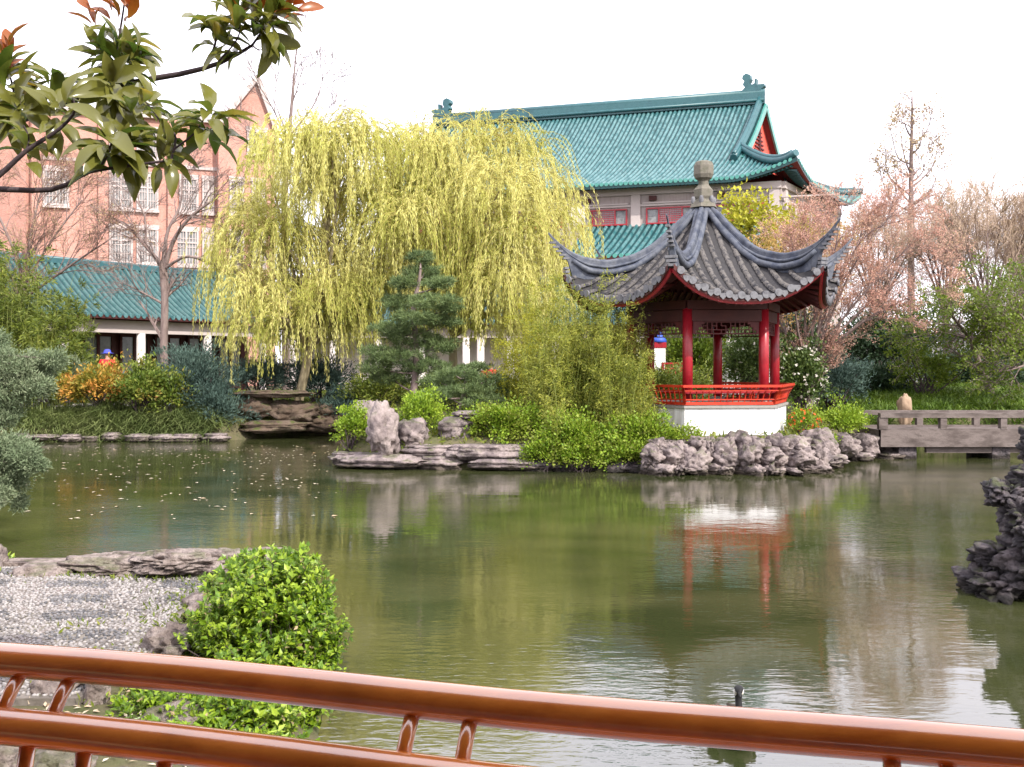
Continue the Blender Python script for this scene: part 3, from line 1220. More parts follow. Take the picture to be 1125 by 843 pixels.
# ------------------------------------------------------------------ rocks round the pavilion and along the banks
n_r = 0
rr = random.Random(3)
xs = []
px_ = 712
k_ = 0
while px_ < 893:
    w_ = rr.uniform(9, 20)
    xs.append((px_ + w_ / 2, rr.uniform(487, 494), w_, rr.uniform(8, 13), 0))
    px_ += w_ * .95
px_ = 708
while px_ < 897:
    w_ = rr.uniform(10, 22)
    xs.append((px_ + w_ / 2, rr.uniform(499, 506), w_, rr.uniform(10, 16), 1))
    px_ += w_ * .95
px_ = 712
while px_ < 893:
    w_ = rr.uniform(6, 15)
    xs.append((px_ + w_ / 2, rr.uniform(515, 520), w_, rr.uniform(4, 9), 2))
    px_ += w_ * 1.15
LB = ['mauve pitted rock in the top course of the bank carrying the white pavilion base', 'mauve rock in the middle course of the rock bank below the pavilion',
      'low waterline rock at the foot of the rock bank below the pavilion']
GB = ['top course rocks below the pavilion', 'middle course rocks below the pavilion', 'waterline rocks below the pavilion']
for i, (px, py, wx, hy, row) in enumerate(xs):
    Y = 22.75 - .22 * row + rr.uniform(-.12, .12) + (.5 if px > 878 else 0)
    rock('rock', LB[row], (X_(px, Y), Y, Z_(py, Y)), (wx / F * Y * .66, .42, hy / F * Y * .95), i + 1, MT['rock_pale' if i % 5 == 2 else 'rock'], 'taihu', 4,
         rr.uniform(-.9, .9), GB[row], amp=1.05)
# bank right of the pavilion, up to the bridge
for i, (px, py, wx, hy, Y) in enumerate([(905, 492, 18, 16, 24.3), (925, 488, 20, 15, 25.4), (948, 488, 20, 15, 26.2), (968, 489, 18, 14, 26.8), (915, 502, 20, 6, 24.0),
                                         (945, 501, 20, 6, 25.6), (972, 500, 22, 6, 26.3)]):
    rock('rock', 'mauve bank rock between the pavilion and the stone bridge', (X_(px, Y), Y, Z_(py, Y) - .04),
         (wx / F * Y * .7, .5, hy / F * Y * .9), i + 31, MT['rock'], 'taihu', 4, rr.uniform(-.4, .4), 'bank rocks by the bridge', amp=.7)
# layered point at the left end of the peninsula
pen = [('long flat layered slab low over the water at the peninsula point', (X_(425, 23.6), 23.7, .16), (1.1, .55, .17), 'slab', 'rock'),
       ('flat dark slab under the low shrub on the peninsula', (X_(385, 24.2), 24.3, .16), (.5, .45, .17), 'slab', 'rock'),
       ('stepped grey slab right of the tall pale stone', (X_(478, 23.6), 23.8, .36), (.85, .45, .17), 'slab', 'rock'),
       ('long sloping slab reaching right to the green shrubs', (X_(545, 23.4), 23.5, .36), (1.15, .42, .2), 'slab', 'rock'),
       ('low waterline slab under the sloping one', (X_(560, 23.2), 23.2, .12), (.95, .35, .14), 'slab', 'rock'),
       ('blocky shelf rock behind the slabs', (X_(500, 24.2), 24.4, .82), (.42, .38, .32), 'slab', 'rock'),
       ('square capstone on the shelf rock', (X_(516, 24.4), 24.5, 1.18), (.42, .35, .1), 'slab', 'rock'),
       ('dark block filling the gap under the stepped slab', (X_(482, 23.4), 23.55, .10), (.6, .4, .2), 'slab', 'rock'),
       ('small stone wedged under the flat slab at the peninsula tip', (X_(440, 23.4), 23.6, .05), (.5, .35, .14), 'lump', 'rock_dark'),
       ('rounded folded boulder beside the tall pale stone', (X_(452, 23.9), 24.0, .78), (.35, .35, .33), 'taihu', 'rock'),
       ('small pale boulder behind the tall pale stone', (X_(402, 24.6), 24.8, 1.15), (.36, .34, .33), 'taihu', 'rock_pale')]
for i, (lb, c, s, kd, mt) in enumerate(pen):
    rock('rock', lb, c, s, i + 51, MT[mt], kd, 4, rr.uniform(-.15, .15), amp=.8)
rock('standing_stone', 'tall pale upright stone at the tip of the peninsula', (X_(421, 23.45), 23.45, .84), (.34, .25, .56), 77, MT['rock_pale'], 'taihu', 4,
     .2, cat='standing stone')
# weathered rock stack on the right edge, its shade put into the dark colour
st = [(5.15, 10.7, .10, .34, .36, .2), (5.5, 10.5, .40, .42, .42, .33), (5.15, 10.75, .36, .22, .28, .16), (5.45, 10.6, .82, .30, .36, .24), (5.22, 10.8, 1.02, .19, .26, .13),
      (5.58, 10.7, 1.2, .26, .32, .24), (5.72, 10.8, 1.52, .22, .3, .2), (6.1, 10.7, .8, .5, .5, .75), (5.28, 10.3, .66, .18, .22, .15), (4.98, 10.7, .0, .22, .26, .10)]
for i, (x, y, z, a_, b_, c_) in enumerate(st):
    rock('rock', ['bottom rock of the dark stack at the right edge, in the water', 'broad lower rock of the dark stack at the right edge',
                  'knobbly outcrop halfway up the dark rock stack', 'large middle rock of the dark stack at the right edge',
                  'left-leaning knob above the middle of the dark stack', 'upper rock of the dark stack at the right edge',
                  'topmost rock of the dark stack at the right edge', 'big block behind the dark rock stack',
                  'small rock jutting from the foot of the dark stack', 'half-sunk flat rock before the dark stack'][i],
         (x, y, z), (a_, b_, c_), 90 + i, MT['rock_dark'], 'taihu', 5, i * .7, amp=1.35)
for i, px in enumerate((590, 622, 652, 683, 708)):
    Y = 23.15 - (px > 660) * .25
    rock('rock', 'dark low waterline rock beneath the trailing green shrubs', (X_(px, Y), Y, .06), (.42, .3, .17), 170 + i, MT['rock_dark'], 'slab', 4, .1 * i,
         'dark waterline rocks under the shrubs', amp=.9)
for i, (px, py, Y, sx_, sz_) in enumerate([(893, 500, 23.3, .3, .3), (899, 485, 24.2, .35, .28), (890, 512, 22.9, .25, .16), (910, 510, 23.8, .3, .12)]):
    rock('rock', 'mauve rock at the inner corner right of the pavilion bank', (X_(px, Y), Y, Z_(py, Y)), (sx_, .35, sz_), 180 + i, MT['rock'], 'taihu', 4, i * .8,
         'corner rocks right of the pavilion', amp=1)
# far bank: low stone kerb slabs and the flat-topped brown outcrop
for i in range(9):
    px = 20 + i * 27 + rr.uniform(-6, 6)
    Y = 31.75 + rr.uniform(-.12, .12)
    rock('rock', 'flat slab along the far left waterline under the weeping sedge', (X_(px, Y), Y, rr.uniform(.05, .13)), (rr.uniform(.28, .55), .3, rr.uniform(.1, .2)), 120 + i, MT['rock'], 'slab', 4,
         rr.uniform(-.25, .25), 'kerb slabs on the far bank', amp=.5)
oc = [((X_(298, 33.2), 33.4, 1.42), (1.3, .6, .12), 'mossy flat top slab of the brown outcrop under the willow'),
      ((X_(278, 33.3), 33.5, 1.0), (.7, .5, .34), 'left block of the brown outcrop under the willow'),
      ((X_(320, 33.4), 33.6, .85), (.75, .5, .34), 'right block of the brown outcrop under the willow'),
      ((X_(355, 33.8), 34.8, .7), (.6, .5, .35), 'shaded end block of the outcrop beside the water gap'),
      ((X_(300, 32.8), 32.9, .38), (1.1, .4, .2), 'low stepped rocks at the outcrop waterline'),
      ((X_(345, 34.1), 34.4, .4), (1.0, .5, .3), 'dark low rock right of the outcrop waterline')]
for i, (c, s, lb) in enumerate(oc):
    rock('rock', lb, c, s, 140 + i, MT['rock_brown'], 'slab' if i in (0, 4) else 'taihu', 4, .05 * i, amp=.8)
# ------------------------------------------------------------------ tiled roof helper
def tile_roof(mb, caps, fn, a0, a1, d0f, d1, sp, rad, nseg=12, n=5, capz=0.0):
    """half-round courses: fn(a, d) -> point on the slope, rows every sp along a, from d0f(a) to d1"""
    cnt = int(abs(a1 - a0) / sp)
    for i in range(cnt + 1):
        a = a0 + (a1 - a0) * i / cnt
        d0 = d0f(a)
        if d1 - d0 < .3:
            continue
        e = (fn(a + .1, d1) - fn(a - .1, d1)).normalized()
        ring = []
        for j in range(nseg + 1):
            p = fn(a, d0 + (d1 - d0) * j / nseg)
            ring.append([p + e * (rad * math.cos(q)) + Vector((0, 0, rad * math.sin(q) * 1.2)) for q in
                         [PI * h / (n - 1) for h in range(n)]])
        mb.grid(ring, 0, True)
        if caps is not None:
            p = fn(a, d1)
            o = (fn(a, d1) - fn(a, d1 - .2))
            o.z = 0
            o = o.normalized()
            r = rad * 1.25
            cv = [p + o * .04 + e * (r * math.cos(q)) + Vector((0, 0, r * math.sin(q))) for q in [2 * PI * h / 8 for h in range(8)]]
            cb = [v - o * .08 for v in cv]
            caps.add(cv + cb, [tuple(range(8)), tuple(range(15, 7, -1))] + [(h, 8 + h, 8 + (h + 1) % 8, (h + 1) % 8) for h in range(8)])


def quadbox(mb, a, b, z0, z1, th, nrm, m=0):
    """upright slab from plan point a to b, thickness th towards nrm"""
    n = Vector((nrm[0], nrm[1], 0)).normalized() * th
    A, B = Vector((a[0], a[1], 0)), Vector((b[0], b[1], 0))
    p = [A, B, B + n, A + n]
    mb.hexa([q + Vector((0, 0, z0)) for q in p] + [q + Vector((0, 0, z1)) for q in p], m)


# ------------------------------------------------------------------ great hall
HO = Vector((17.3, 75.0, 0))
HU = Vector((.955, -.297, 0))
HWv = Vector((.53, .848, 0))


def hp(a, b, z):
    return HO + HU * a + HWv * b + Vector((0, 0, z))


def hz(d):
    return 21.4 - 1.183 * d + .0457 * d * d


def hlift(a, b):
    da = min(1, max(0, (a - 1.5) / 4.4))
    db = min(1, max(0, (abs(b) - 4.2) / 4.4))
    return 1.15 * (da * db) ** 1.6


KS = 4.1 / 4.7
MT['soffit'] = M('dull_red_soffit', [(.16, .02, .02), (.25, .035, .03)], scale=1, rough=.7)
hall = thing('great_hall', 'large pinkish grey hall with a teal glazed hip-and-gable roof behind the pavilion', 'hall', hp(-11, 0, .9))
A_L = -24.5
hf = lambda a, d: hp(a, -d, hz(d) + hlift(a, d))
hb = lambda a, d: hp(a, d, hz(d) + hlift(a, d))
hs_ = lambda b, d: hp(1.2 + (d - 4.5) / KS, b, hz(d) + hlift(1.2 + (d - 4.5) / KS, b))
roofb = MB()
for fn in (hf, hb):
    G, G2 = [], []
    for i in range(19):
        d = 8.6 * i / 18
        am = 1.2 if d < 4.5 else 1.2 + (d - 4.5) / KS
        row = [fn(A_L + (am - A_L) * j / 60, d) for j in range(61)]
        G.append(row)
        G2.append([p + Vector((0, 0, -.28)) for p in row])
    roofb.grid(G, 0, True, fn is hb)
    roofb.grid(G2, 1, True, fn is hf)
    roofb.grid([G[-1], G2[-1]], 0, False)
    roofb.grid([[r[0] for r in G], [r[0] for r in G2]], 1, False)
G, G2 = [], []
for i in range(9):
    d = 4.5 + 4.1 * i / 8
    row = [hs_(d * (2 * j / 30 - 1), d) for j in range(31)]
    G.append(row)
    G2.append([p + Vector((0, 0, -.28)) for p in row])
roofb.grid(G, 0, True)
roofb.grid(G2, 1, True)
roofb.grid([G[-1], G2[-1]], 0, False)
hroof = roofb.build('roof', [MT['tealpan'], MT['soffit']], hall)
mb, caps = MB(), MB()
tile_roof(mb, caps, hf, A_L + .1, 5.8, lambda a: 0 if a < 1.1 else 4.5 + (a - 1.2) * KS + .05, 8.6, .335, .105, 16)
caps.build('eave_tiles', MT['tealcap'], hroof)
caps = MB()
tile_roof(mb, caps, hs_, -8.5, 8.5, lambda b: max(4.5, abs(b) + .05), 8.6, .335, .105, 8)
mb.build('tile_courses', MT['teal'], hroof)
caps.build('eave_tiles', MT['tealcap'], hroof)
# rafters ends: a dotted dark line under the eaves
mb = MB()
for i in range(120):
    a = A_L + i * .26
    if a < 5.5:
        mb.beam(hf(a, 7.3) - Vector((0, 0, .38)), hf(a, 8.35) - Vector((0, 0, .36)), .11, .13)
for i in range(60):
    b = -7.6 + i * .26
    mb.beam(hs_(b, 7.6) - Vector((0, 0, .38)), hs_(b, 8.35) - Vector((0, 0, .36)), .11, .13)
mb.build('rafters', MT['tealdark'], hroof)
# ridges
mb = MB()
mb.beam(hp(A_L - .2, 0, 21.75), hp(1.2, 0, 21.75), .5, .8)
mb.tube([hp(A_L - .2, 0, 22.2), hp(1.2, 0, 22.2)], .26, 10)
mb.tube([hp(A_L - .2, -.3, 21.6), hp(1.2, -.3, 21.6)], .12, 8)
for sg in (-1, 1):
    fn = hf if sg < 0 else hb
    for dz, r_ in ((.28, .27), (.55, .16)):
        mb.tube([fn(1.2 - .35, d) + Vector((0, 0, dz)) for d in np.linspace(.1, 5.6, 14)], r_, 8)
    mb.tube([fn(1.2 + (d - 4.5) / KS - .1, d) + Vector((0, 0, .30)) for d in np.linspace(4.3, 8.65, 14)], .25, 8)
    mb.tube([fn(1.2 + (d - 4.5) / KS - .1, d) + Vector((0, 0, .55)) for d in np.linspace(4.3, 8.3, 14)], .15, 8)
mb.build('ridges', MT['tealdark'], hroof)


def dragon(mb, a, s):
    """curled ridge-end ornament, s=+1 faces right"""
    prof = [(-.9, 0), (.75, 0), (.8, .5), (1.1, .75), (1.05, .95), (.55, .95), (.5, .85), (.35, 1.0), (.38, 1.45), (.22, 1.45), (.2, 1.05), (-.05, .95), (-.25, 1.15),
            (-.1, 1.45), (-.2, 1.85), (-.55, 2.0), (-.85, 1.8), (-.9, 1.5), (-.7, 1.3), (-.85, 1.0), (-.65, .75), (-1.0, .4)]
    vs = []
    for y in (-.24, .24):
        vs += [hp(a + s * x * .8, y, 22.0 + z * .82) for x, z in prof]
    n = len(prof)
    mb.add(vs, [tuple(range(n)), tuple(range(2 * n - 1, n - 1, -1))] + [(i, n + i, n + (i + 1) % n, (i + 1) % n) for i in range(n)])


for a, s in ((.35, 1), (A_L + .6, -1)):
    mb = MB()
    dragon(mb, a, s)
    mb.build('ridge_ornament', MT['tealdark'], hroof)
# gable wall, bargeboards, vent
mb = MB()
N_ = 14
top = [hp(.75, 4.5 * (2 * i / N_ - 1), hz(abs(4.5 * (2 * i / N_ - 1))) - .1) for i in range(N_ + 1)]
bot = [hp(.75, 4.5 * (2 * i / N_ - 1), 16.8) for i in range(N_ + 1)]
mb.grid([top, bot], 0, False)
mb.build('gable_wall', MT['gable'], hall)
mb = MB()
for sg in (-1, 1):
    fn = hf if sg < 0 else hb
    for i in range(12):
        d, e = 5.0 * i / 12, 5.0 * (i + 1) / 12
        mb.beam(fn(1.28, d) - Vector((0, 0, .18)), fn(1.28, e) - Vector((0, 0, .18)), .14, .42)
mb.build('bargeboard', MT['tealcap'], hall)
mb = MB()
for i in range(7):
    w = 1.15 - i * .15
    mb.beam(hp(.82, -w, 17.9 + i * .28), hp(.82, w, 17.9 + i * .28), .08, .1)
mb.beam(hp(.84, 0, 17.0), hp(.84, 0, 20.9), .12, .16)
mb.build('gable_vent', MT['darkred'], hall)
# walls
hq = [(A_L + .8, -7.2), (4.5, -7.2), (4.5, 7.2), (A_L + .8, 7.2)]
mb = MB()
pl = [hp(a, b, 0) for a, b in hq]
mb.prism(pl, .5, 14.35)
mb.build('wall', MT['concrete'], hall)
mb = MB()
WN = Vector((-.297, -.955, 0)).normalized()
for z0, z1, th in ((14.0, 14.45, .25), (13.2, 13.35, .12)):
    quadbox(mb, hp(A_L + .8, -7.2, 0), hp(4.5, -7.2, 0), z0, z1, th, WN)
    quadbox(mb, hp(4.5, -7.2, 0), hp(4.5, 7.2, 0), z0, z1, th, HU)
win_a = [-23.2 + i * 4.62 for i in range(6)]
for i in range(7):
    a = -23.6 + i * 4.62 - .15
    if a < 4.4:
        quadbox(mb, hp(a - .25, -7.2, 0), hp(a + .4, -7.2, 0), 1, 14.0, .17, WN)
        quadbox(mb, hp(a + .55, -7.2, 0), hp(a + 4.2, -7.2, 0), 13.36, 13.45, .2, WN)
for b in (-6.8, -3.2, .4, 4.0, 6.6):
    quadbox(mb, hp(4.5, b, 0), hp(4.5, b + .5, 0), 1, 14.0, .17, HU)
for b in (-5, -1.4, 2.2, 5):
    for s in (-1, 1):
        mb.beam(hp(4.62, b + s * .1, 12.6), hp(4.62, b + s * .75, 13.1), .2, .4)
mb.build('pilasters', MT['concrete2'], hall)
for i in range(6):
    a = -23.2 + i * 4.62
    mb = MB()
    o = .03
    A, B = hp(a + .25, -7.2, 0) + WN * o, hp(a + 3.55, -7.2, 0) + WN * o
    for z0, z1 in ((12.05, 12.15), (13.02, 13.12)) if False else ((11.95, 12.05), (12.98, 13.08)):
        quadbox(mb, A, B, z0, z1, .16, WN)
    L_ = (B - A)
    for t in (0, .25, .73, .975):
        quadbox(mb, A + L_ * t, A + L_ * (t + .03), 12.0, 13.0, .15, WN)
    fr = mb.build('window', MT['red'], hall)
    mb = MB()
    quadbox(mb, A + L_ * .02, A + L_ * .98, 12.05, 12.98, .05, WN)
    mb.build('pane', MT['palepane'], fr)
    mb = MB()
    for j in range(1, 13):
        t = .27 + .46 * j / 13
        quadbox(mb, A + L_ * t, A + L_ * (t + .007), 12.05, 12.98, .1, WN)
    for j in range(1, 7):
        quadbox(mb, A + L_ * .27, A + L_ * .74, 12.05 + j * .135, 12.08 + j * .135, .11, WN)
    mb.build('window_lattice', MT['red'], fr)
    mb = MB()
    quadbox(mb, A + L_ * .27, A + L_ * .74, 12.05, 12.98, .065, WN)
    mb.build('pane', MT['pane'], fr)
for a in (-22.5, -17.9, -13.3, -8.6, -4.0, .6):
    mb = MB()
    c = hp(a, -7.2, 13.72) + WN * .18
    mb.box((c.x, c.y, c.z), (.5, .2, .3), -.3)
    mb.build('wall_vent', MT['maroon'], hall)
mb = MB()
c = W(635, 237.5, 70.4)
mb.box(c, (.95, .25, 1.2), -.3)
mb.build('wall_panel', MT['cream'], hall)
# lower lean-to roof on the hall front
annex = thing('lean_to_gallery', 'lower teal tiled lean-to gallery along the front of the great hall', 'gallery', hp(-4, -9, .9))
af = lambda a, d: hp(a, -7.3 - d, 11.9 - .85 * d + .045 * d * d)
mb = MB()
G = [[af(a, 3.4 * i / 8) for a in (-8.6, 4.0)] for i in range(9)]
mb.grid(G, 0, True)
mb.grid([[p - Vector((0, 0, .25)) for p in r] for r in G], 1, True, True)
mb.grid([G[-1], [p - Vector((0, 0, .25)) for p in G[-1]]], 1)
mb.grid([[r[0] for r in G], [r[0] - Vector((0, 0, .25)) for r in G]], 1)
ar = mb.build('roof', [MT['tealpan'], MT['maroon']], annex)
mb, caps = MB(), MB()
tile_roof(mb, caps, af, -8.5, 3.9, lambda a: 0, 3.4, .42, .12, 8)
mb.build('tile_courses', MT['teal'], ar)
caps.build('eave_tiles', MT['tealcap'], ar)
mb = MB()
mb.prism([hp(-8.2, -9.9, 0), hp(3.6, -9.9, 0), hp(3.6, -7.25, 0), hp(-8.2, -7.25, 0)], .5, 8.6)
mb.build('wall', MT['cream'], annex)
mb = MB()
for i in range(26):
    a = -8.3 + i * .46
    mb.beam(hp(a, -9.8, 9.0), hp(a, -10.6, 9.0), .14, .16)
mb.beam(hp(-8.3, -10.0, 8.75), hp(3.7, -10.0, 8.75), .2, .35)
mb.build('rafters', MT['maroon'], annex)

# ------------------------------------------------------------------ colonnaded corridor round the garden
def corridor(name, label, P0, P1, colts, nrm, seed, wallm, dark=True, spc=.30):
    P0, P1 = Vector((*P0, 0)), Vector((*P1, 0))
    d = (P1 - P0).normalized()
    n = Vector((*nrm, 0)).normalized()
    Ln = (P1 - P0).length
    root = thing(name, label, 'corridor', (P0 + P1) / 2 + Vector((0, 0, .9)))
    fn = lambda a, q: P0 + d * a - n * (3.0 - q) + Vector((0, 0, 6.75 - .98 * q + .07 * q * q))
    bn = lambda a, q: P0 + d * a - n * (3.0 + q) + Vector((0, 0, 6.75 - .98 * q + .07 * q * q))
    mb = MB()
    for f_, fl in ((fn, False), (bn, True)):
        G = [[f_(Ln * j / 8, 3.0 * i / 8) for j in range(9)] for i in range(9)]
        mb.grid(G, 0, True, fl)
        G2 = [[p - Vector((0, 0, .15)) for p in r] for r in G]
        mb.grid(G2, 1, True, not fl)
        mb.grid([G[-1], G2[-1]], 1)
        mb.grid([[r[0] for r in G], [r[0] for r in G2]], 1)
        mb.grid([[r[-1] for r in G], [r[-1] for r in G2]], 1)
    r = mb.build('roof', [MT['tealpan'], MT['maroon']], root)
    mb, caps = MB(), MB()
    tile_roof(mb, caps, fn, .1, Ln - .1, lambda a: 0, 3.0, spc, .085, 8)
    mb.build('tile_courses', MT['tealold'], r)
    caps.build('eave_tiles', MT['teal'], r)
    mb = MB()
    mb.beam(fn(0, 0) + Vector((0, 0, .04)), fn(Ln, 0) + Vector((0, 0, .04)), .26, .2)
    mb.tube([fn(0, 0) + Vector((0, 0, .16)), fn(Ln, 0) + Vector((0, 0, .16))], .09, 8)
    mb.build('ridge', MT['tealdark'], r)
    mb = MB()
    c0 = P0 - n * .6
    quadbox(mb, c0 + n * .12, c0 + d * Ln + n * .12, 3.72, 4.25, .24, -n)
    mb.build('beam', MT['concrete2'], root)
    mb = MB()
    quadbox(mb, P0 - n * .25, P0 + d * Ln - n * .25, .5, 1.05, 5.2, -n)
    mb.build('plinth', MT['stonegrey'], root)
    for t in colts:
        mb = MB()
        p = c0 + d * t
        mb.lathe((p.x, p.y, 0), [(.21, 1.0), (.19, 1.1), (.185, 3.72)], 14)
        mb.build('column', MT['pillar'], root)
    mb = MB()
    w0 = P0 - n * 2.3
    quadbox(mb, w0, w0 + d * Ln, 1.05, 4.6, .2, -n)
    mb.build('wall', wallm, root)
    if dark:
        k = int(Ln / 1.85)
        for i in range(k):
            mb = MB()
            a, b = w0 + d * (i * 1.85 + .12) + n * .03, w0 + d * (i * 1.85 + 1.65) + n * .03
            dv = b - a
            for t0, t1 in ((0, .07), (.46, .54), (.93, 1)):
                quadbox(mb, a + dv * t0, a + dv * t1, 1.1, 3.7, .1, n)
            quadbox(mb, a, b, 3.6, 3.75, .11, n)
            quadbox(mb, a, b, 1.1, 1.35, .11, n)
            wn = mb.build('window', MT['maroon'], root)
            mb = MB()
            quadbox(mb, a + dv * .05, b - dv * .05, 1.3, 3.65, .04, n)
            mb.build('pane', MT['darkpane'], wn)
    return root


dA = Vector((.544, .839, 0))
P0A = Vector((-17, 42, 0)) + dA * -3.0
P1A = Vector((-17, 42, 0)) + dA * 10.2
corridor('garden_corridor', 'teal-roofed corridor with pale columns and dark windows before the brick building', P0A[:2], P1A[:2],
         [3.0 + t for t in (-1.13, 2.55, 6.2, 9.6)], (.839, -.544), 1, MT['maroon'])
colB = [X_(px, 51.6) + 11.3 for px in (322, 366, 415, 463, 512, 528, 561, 610, 652, 700, 748, 800, 850)]
corridor('rear_gallery', 'teal-roofed gallery with white columns behind the willows', (-11.3, 51.0), (14, 51.0), colB, (0, -1), 2,
         MT['cream'], dark=False)

# ------------------------------------------------------------------ brick building
m, nt, N, L = newmat('salmon_brick')
out = nd(nt, 'ShaderNodeOutputMaterial')
b = nd(nt, 'ShaderNodeBsdfPrincipled')
b.inputs['Roughness'].default_value = .9
tc = nd(nt, 'ShaderNodeTexCoord')
sx = nd(nt, 'ShaderNodeSeparateXYZ')
L.new(tc.outputs['Object'], sx.inputs[0])
ad = nd(nt, 'ShaderNodeMath', operation='ADD')
L.new(sx.outputs[0], ad.inputs[0])
L.new(sx.outputs[1], ad.inputs[1])
cx = nd(nt, 'ShaderNodeCombineXYZ')
L.new(ad.outputs[0], cx.inputs[0])
L.new(sx.outputs[2], cx.inputs[1])
br = nd(nt, 'ShaderNodeTexBrick')
br.inputs['Scale'].default_value = 4.0
br.inputs['Color1'].default_value = (.62, .27, .20, 1)  # brick colours paled so they carry the distant haze
br.inputs['Color2'].default_value = (.74, .37, .29, 1)
br.inputs['Mortar'].default_value = (.60, .46, .42, 1)
br.inputs['Mortar Size'].default_value = .02
L.new(cx.outputs[0], br.inputs['Vector'])
n = nd(nt, 'ShaderNodeTexNoise')
n.inputs['Scale'].default_value = .45
n.inputs['Detail'].default_value = 9
n.inputs['Roughness'].default_value = .75
L.new(tc.outputs['Object'], n.inputs['Vector'])
mx = nd(nt, 'ShaderNodeMix', data_type='RGBA', blend_type='MULTIPLY')
mx.inputs[0].default_value = .6
L.new(br.outputs[0], mx.inputs[6])
L.new(n.outputs['Fac'], mx.inputs[7])
L.new(mx.outputs[2], b.inputs['Base Color'])
L.new(b.outputs[0], out.inputs[0])
MT['brick'] = m

bb = thing('brick_building', 'tall salmon brick building with white multi-pane windows and a pointed gable at far left', 'building', (-26, 62, .9))
BU = Vector((.930, .367, 0))           # along the facade to the right
BN = Vector((.367, -.930, 0))          # outwards
B0 = Vector((X_(33, 58.6), 58.6, 0))


def bpx(px, off=0.0):
    """distance along the facade where it shows at pixel column px"""
    k = (px - 562.5) / F
    o = B0 + BN * off
    return (k * o.y - o.x) / (BU.x - k * BU.y)


BL = bpx(240)
mb = MB()
bk = Vector((-.75, .66, 0))
a, b_ = B0, B0 + BU * BL
mb.prism([a, b_, b_ - BN * 12, a - BN * 12], .3, 17.0)
mb.prism([a + Vector((-14, 5, 0)) * .02, a - BN * .4, a - BN * 12, a + Vector((-14, 3, 0)) - BN * 12, a + Vector((-14, 3, 0))][::1], .3, 16.4)
mb.build('wall', MT['brick'], bb)
mb = MB()
quadbox(mb, a - BU * .15, b_, 17.0, 17.35, .3, BN)
quadbox(mb, a, b_, 14.15, 14.35, .1, BN)
quadbox(mb, a, b_, 8.0, 8.2, .1, BN)
mb.build('cornice', MT['concrete2'], bb)
# gabled wing standing forward behind the willow
g0, g1 = bpx(240, .9), bpx(302, .9)
gm = (g0 + g1) / 2 + .6
ga, gb = B0 + BU * g0 + BN * .9, B0 + BU * g1 + BN * .9
mb = MB()
mb.prism([ga, gb, gb - BN * 12, ga - BN * 12], .3, 16.6)
zt = 19.7
tri = [ga + Vector((0, 0, 16.6)), gb + Vector((0, 0, 16.6)), B0 + BU * gm + BN * .9 + Vector((0, 0, zt))]
trib = [p - BN * 12 for p in tri]
mb.add(tri + trib, [(0, 1, 2), (5, 4, 3), (1, 4, 5, 2), (2, 5, 3, 0)])
wing = mb.build('gabled_wing', MT['brick'], bb)
mb = MB()
mb.beam(tri[0] + BN * .05 - BU * .1, tri[2] + BN * .05 + Vector((0, 0, .12)), .5, .28)
mb.beam(tri[2] + BN * .05 + Vector((0, 0, .12)), tri[1] + BN * .05 + BU * .1, .5, .28)
mb.build('coping', MT['concrete2'], wing)


def brick_window(s0, s1, z0, z1, off=0.0, nx=4, nz=4):
    A, B = B0 + BU * s0 + BN * (off + .03), B0 + BU * s1 + BN * (off + .03)
    mb = MB()
    D = B - A
    w = .11 / D.length
    for t in (0, .5 - w / 2, 1 - w):
        quadbox(mb, A + D * t, A + D * (t + w), z0, z1, .12, BN)
    for z in (z0, z1 - .1, z0 + (z1 - z0) * .62):
        quadbox(mb, A, B, z, z + .09, .115, BN)
    for i in range(1, nx * 2):
        if i == nx:
            continue
        t = i / (nx * 2)
        quadbox(mb, A + D * (t - w * .2), A + D * (t + w * .2), z0, z1, .09, BN)
    for i in range(1, nz):
        quadbox(mb, A, B, z0 + (z1 - z0) * i / nz, z0 + (z1 - z0) * i / nz + .045, .085, BN)
    quadbox(mb, A - D * .04, B + D * .04, z0 - .16, z0, .2, BN)
    quadbox(mb, A - D * .04, B + D * .04, z1, z1 + .22, .06, BN)
    f = mb.build('window', MT['concrete2'], bb)
    mb = MB()
    quadbox(mb, A, B, z0, z1, .04, BN)
    mb.build('pane', MT['palepane'], f)


for p0, p1 in ((47, 76), (120, 146), (150, 174), (197, 218), (222, 243)):
    s0, s1 = bpx(p0), bpx(p1)
    s1 = min(s1, BL - .25)
    brick_window(s0, s1, 11.55, 13.6)
    if p0 == 47:
        continue
    brick_window(s0 if p0 != 197 else bpx(191), s1, 8.35, 10.45)
    if p0 < 190:
        brick_window(s0, s1, 14.6, 16.3)
for p0, p1 in ((252, 268), (276, 292)):
    brick_window(bpx(p0, .9), bpx(p1, .9), 11.5, 13.5, .9)
    brick_window(bpx(p0, .9), bpx(p1, .9), 8.3, 10.3, .9)
brick_window(gm - .6, gm + .6, 15.2, 16.6, .9, 2, 3)
# piers and a rain pipe
mb = MB()
for px in (35, 108, 184):
    s = bpx(px)
    quadbox(mb, B0 + BU * s, B0 + BU * (s + .55), .3, 17.0, .28, BN)
mb.build('pier', MT['brick'], bb)
mb = MB()
p = B0 + BU * bpx(116) + BN * .2
mb.tube([(p.x, p.y, 1), (p.x, p.y, 17)], .08, 8)
mb.build('rain_pipe', MT['concrete2'], bb)

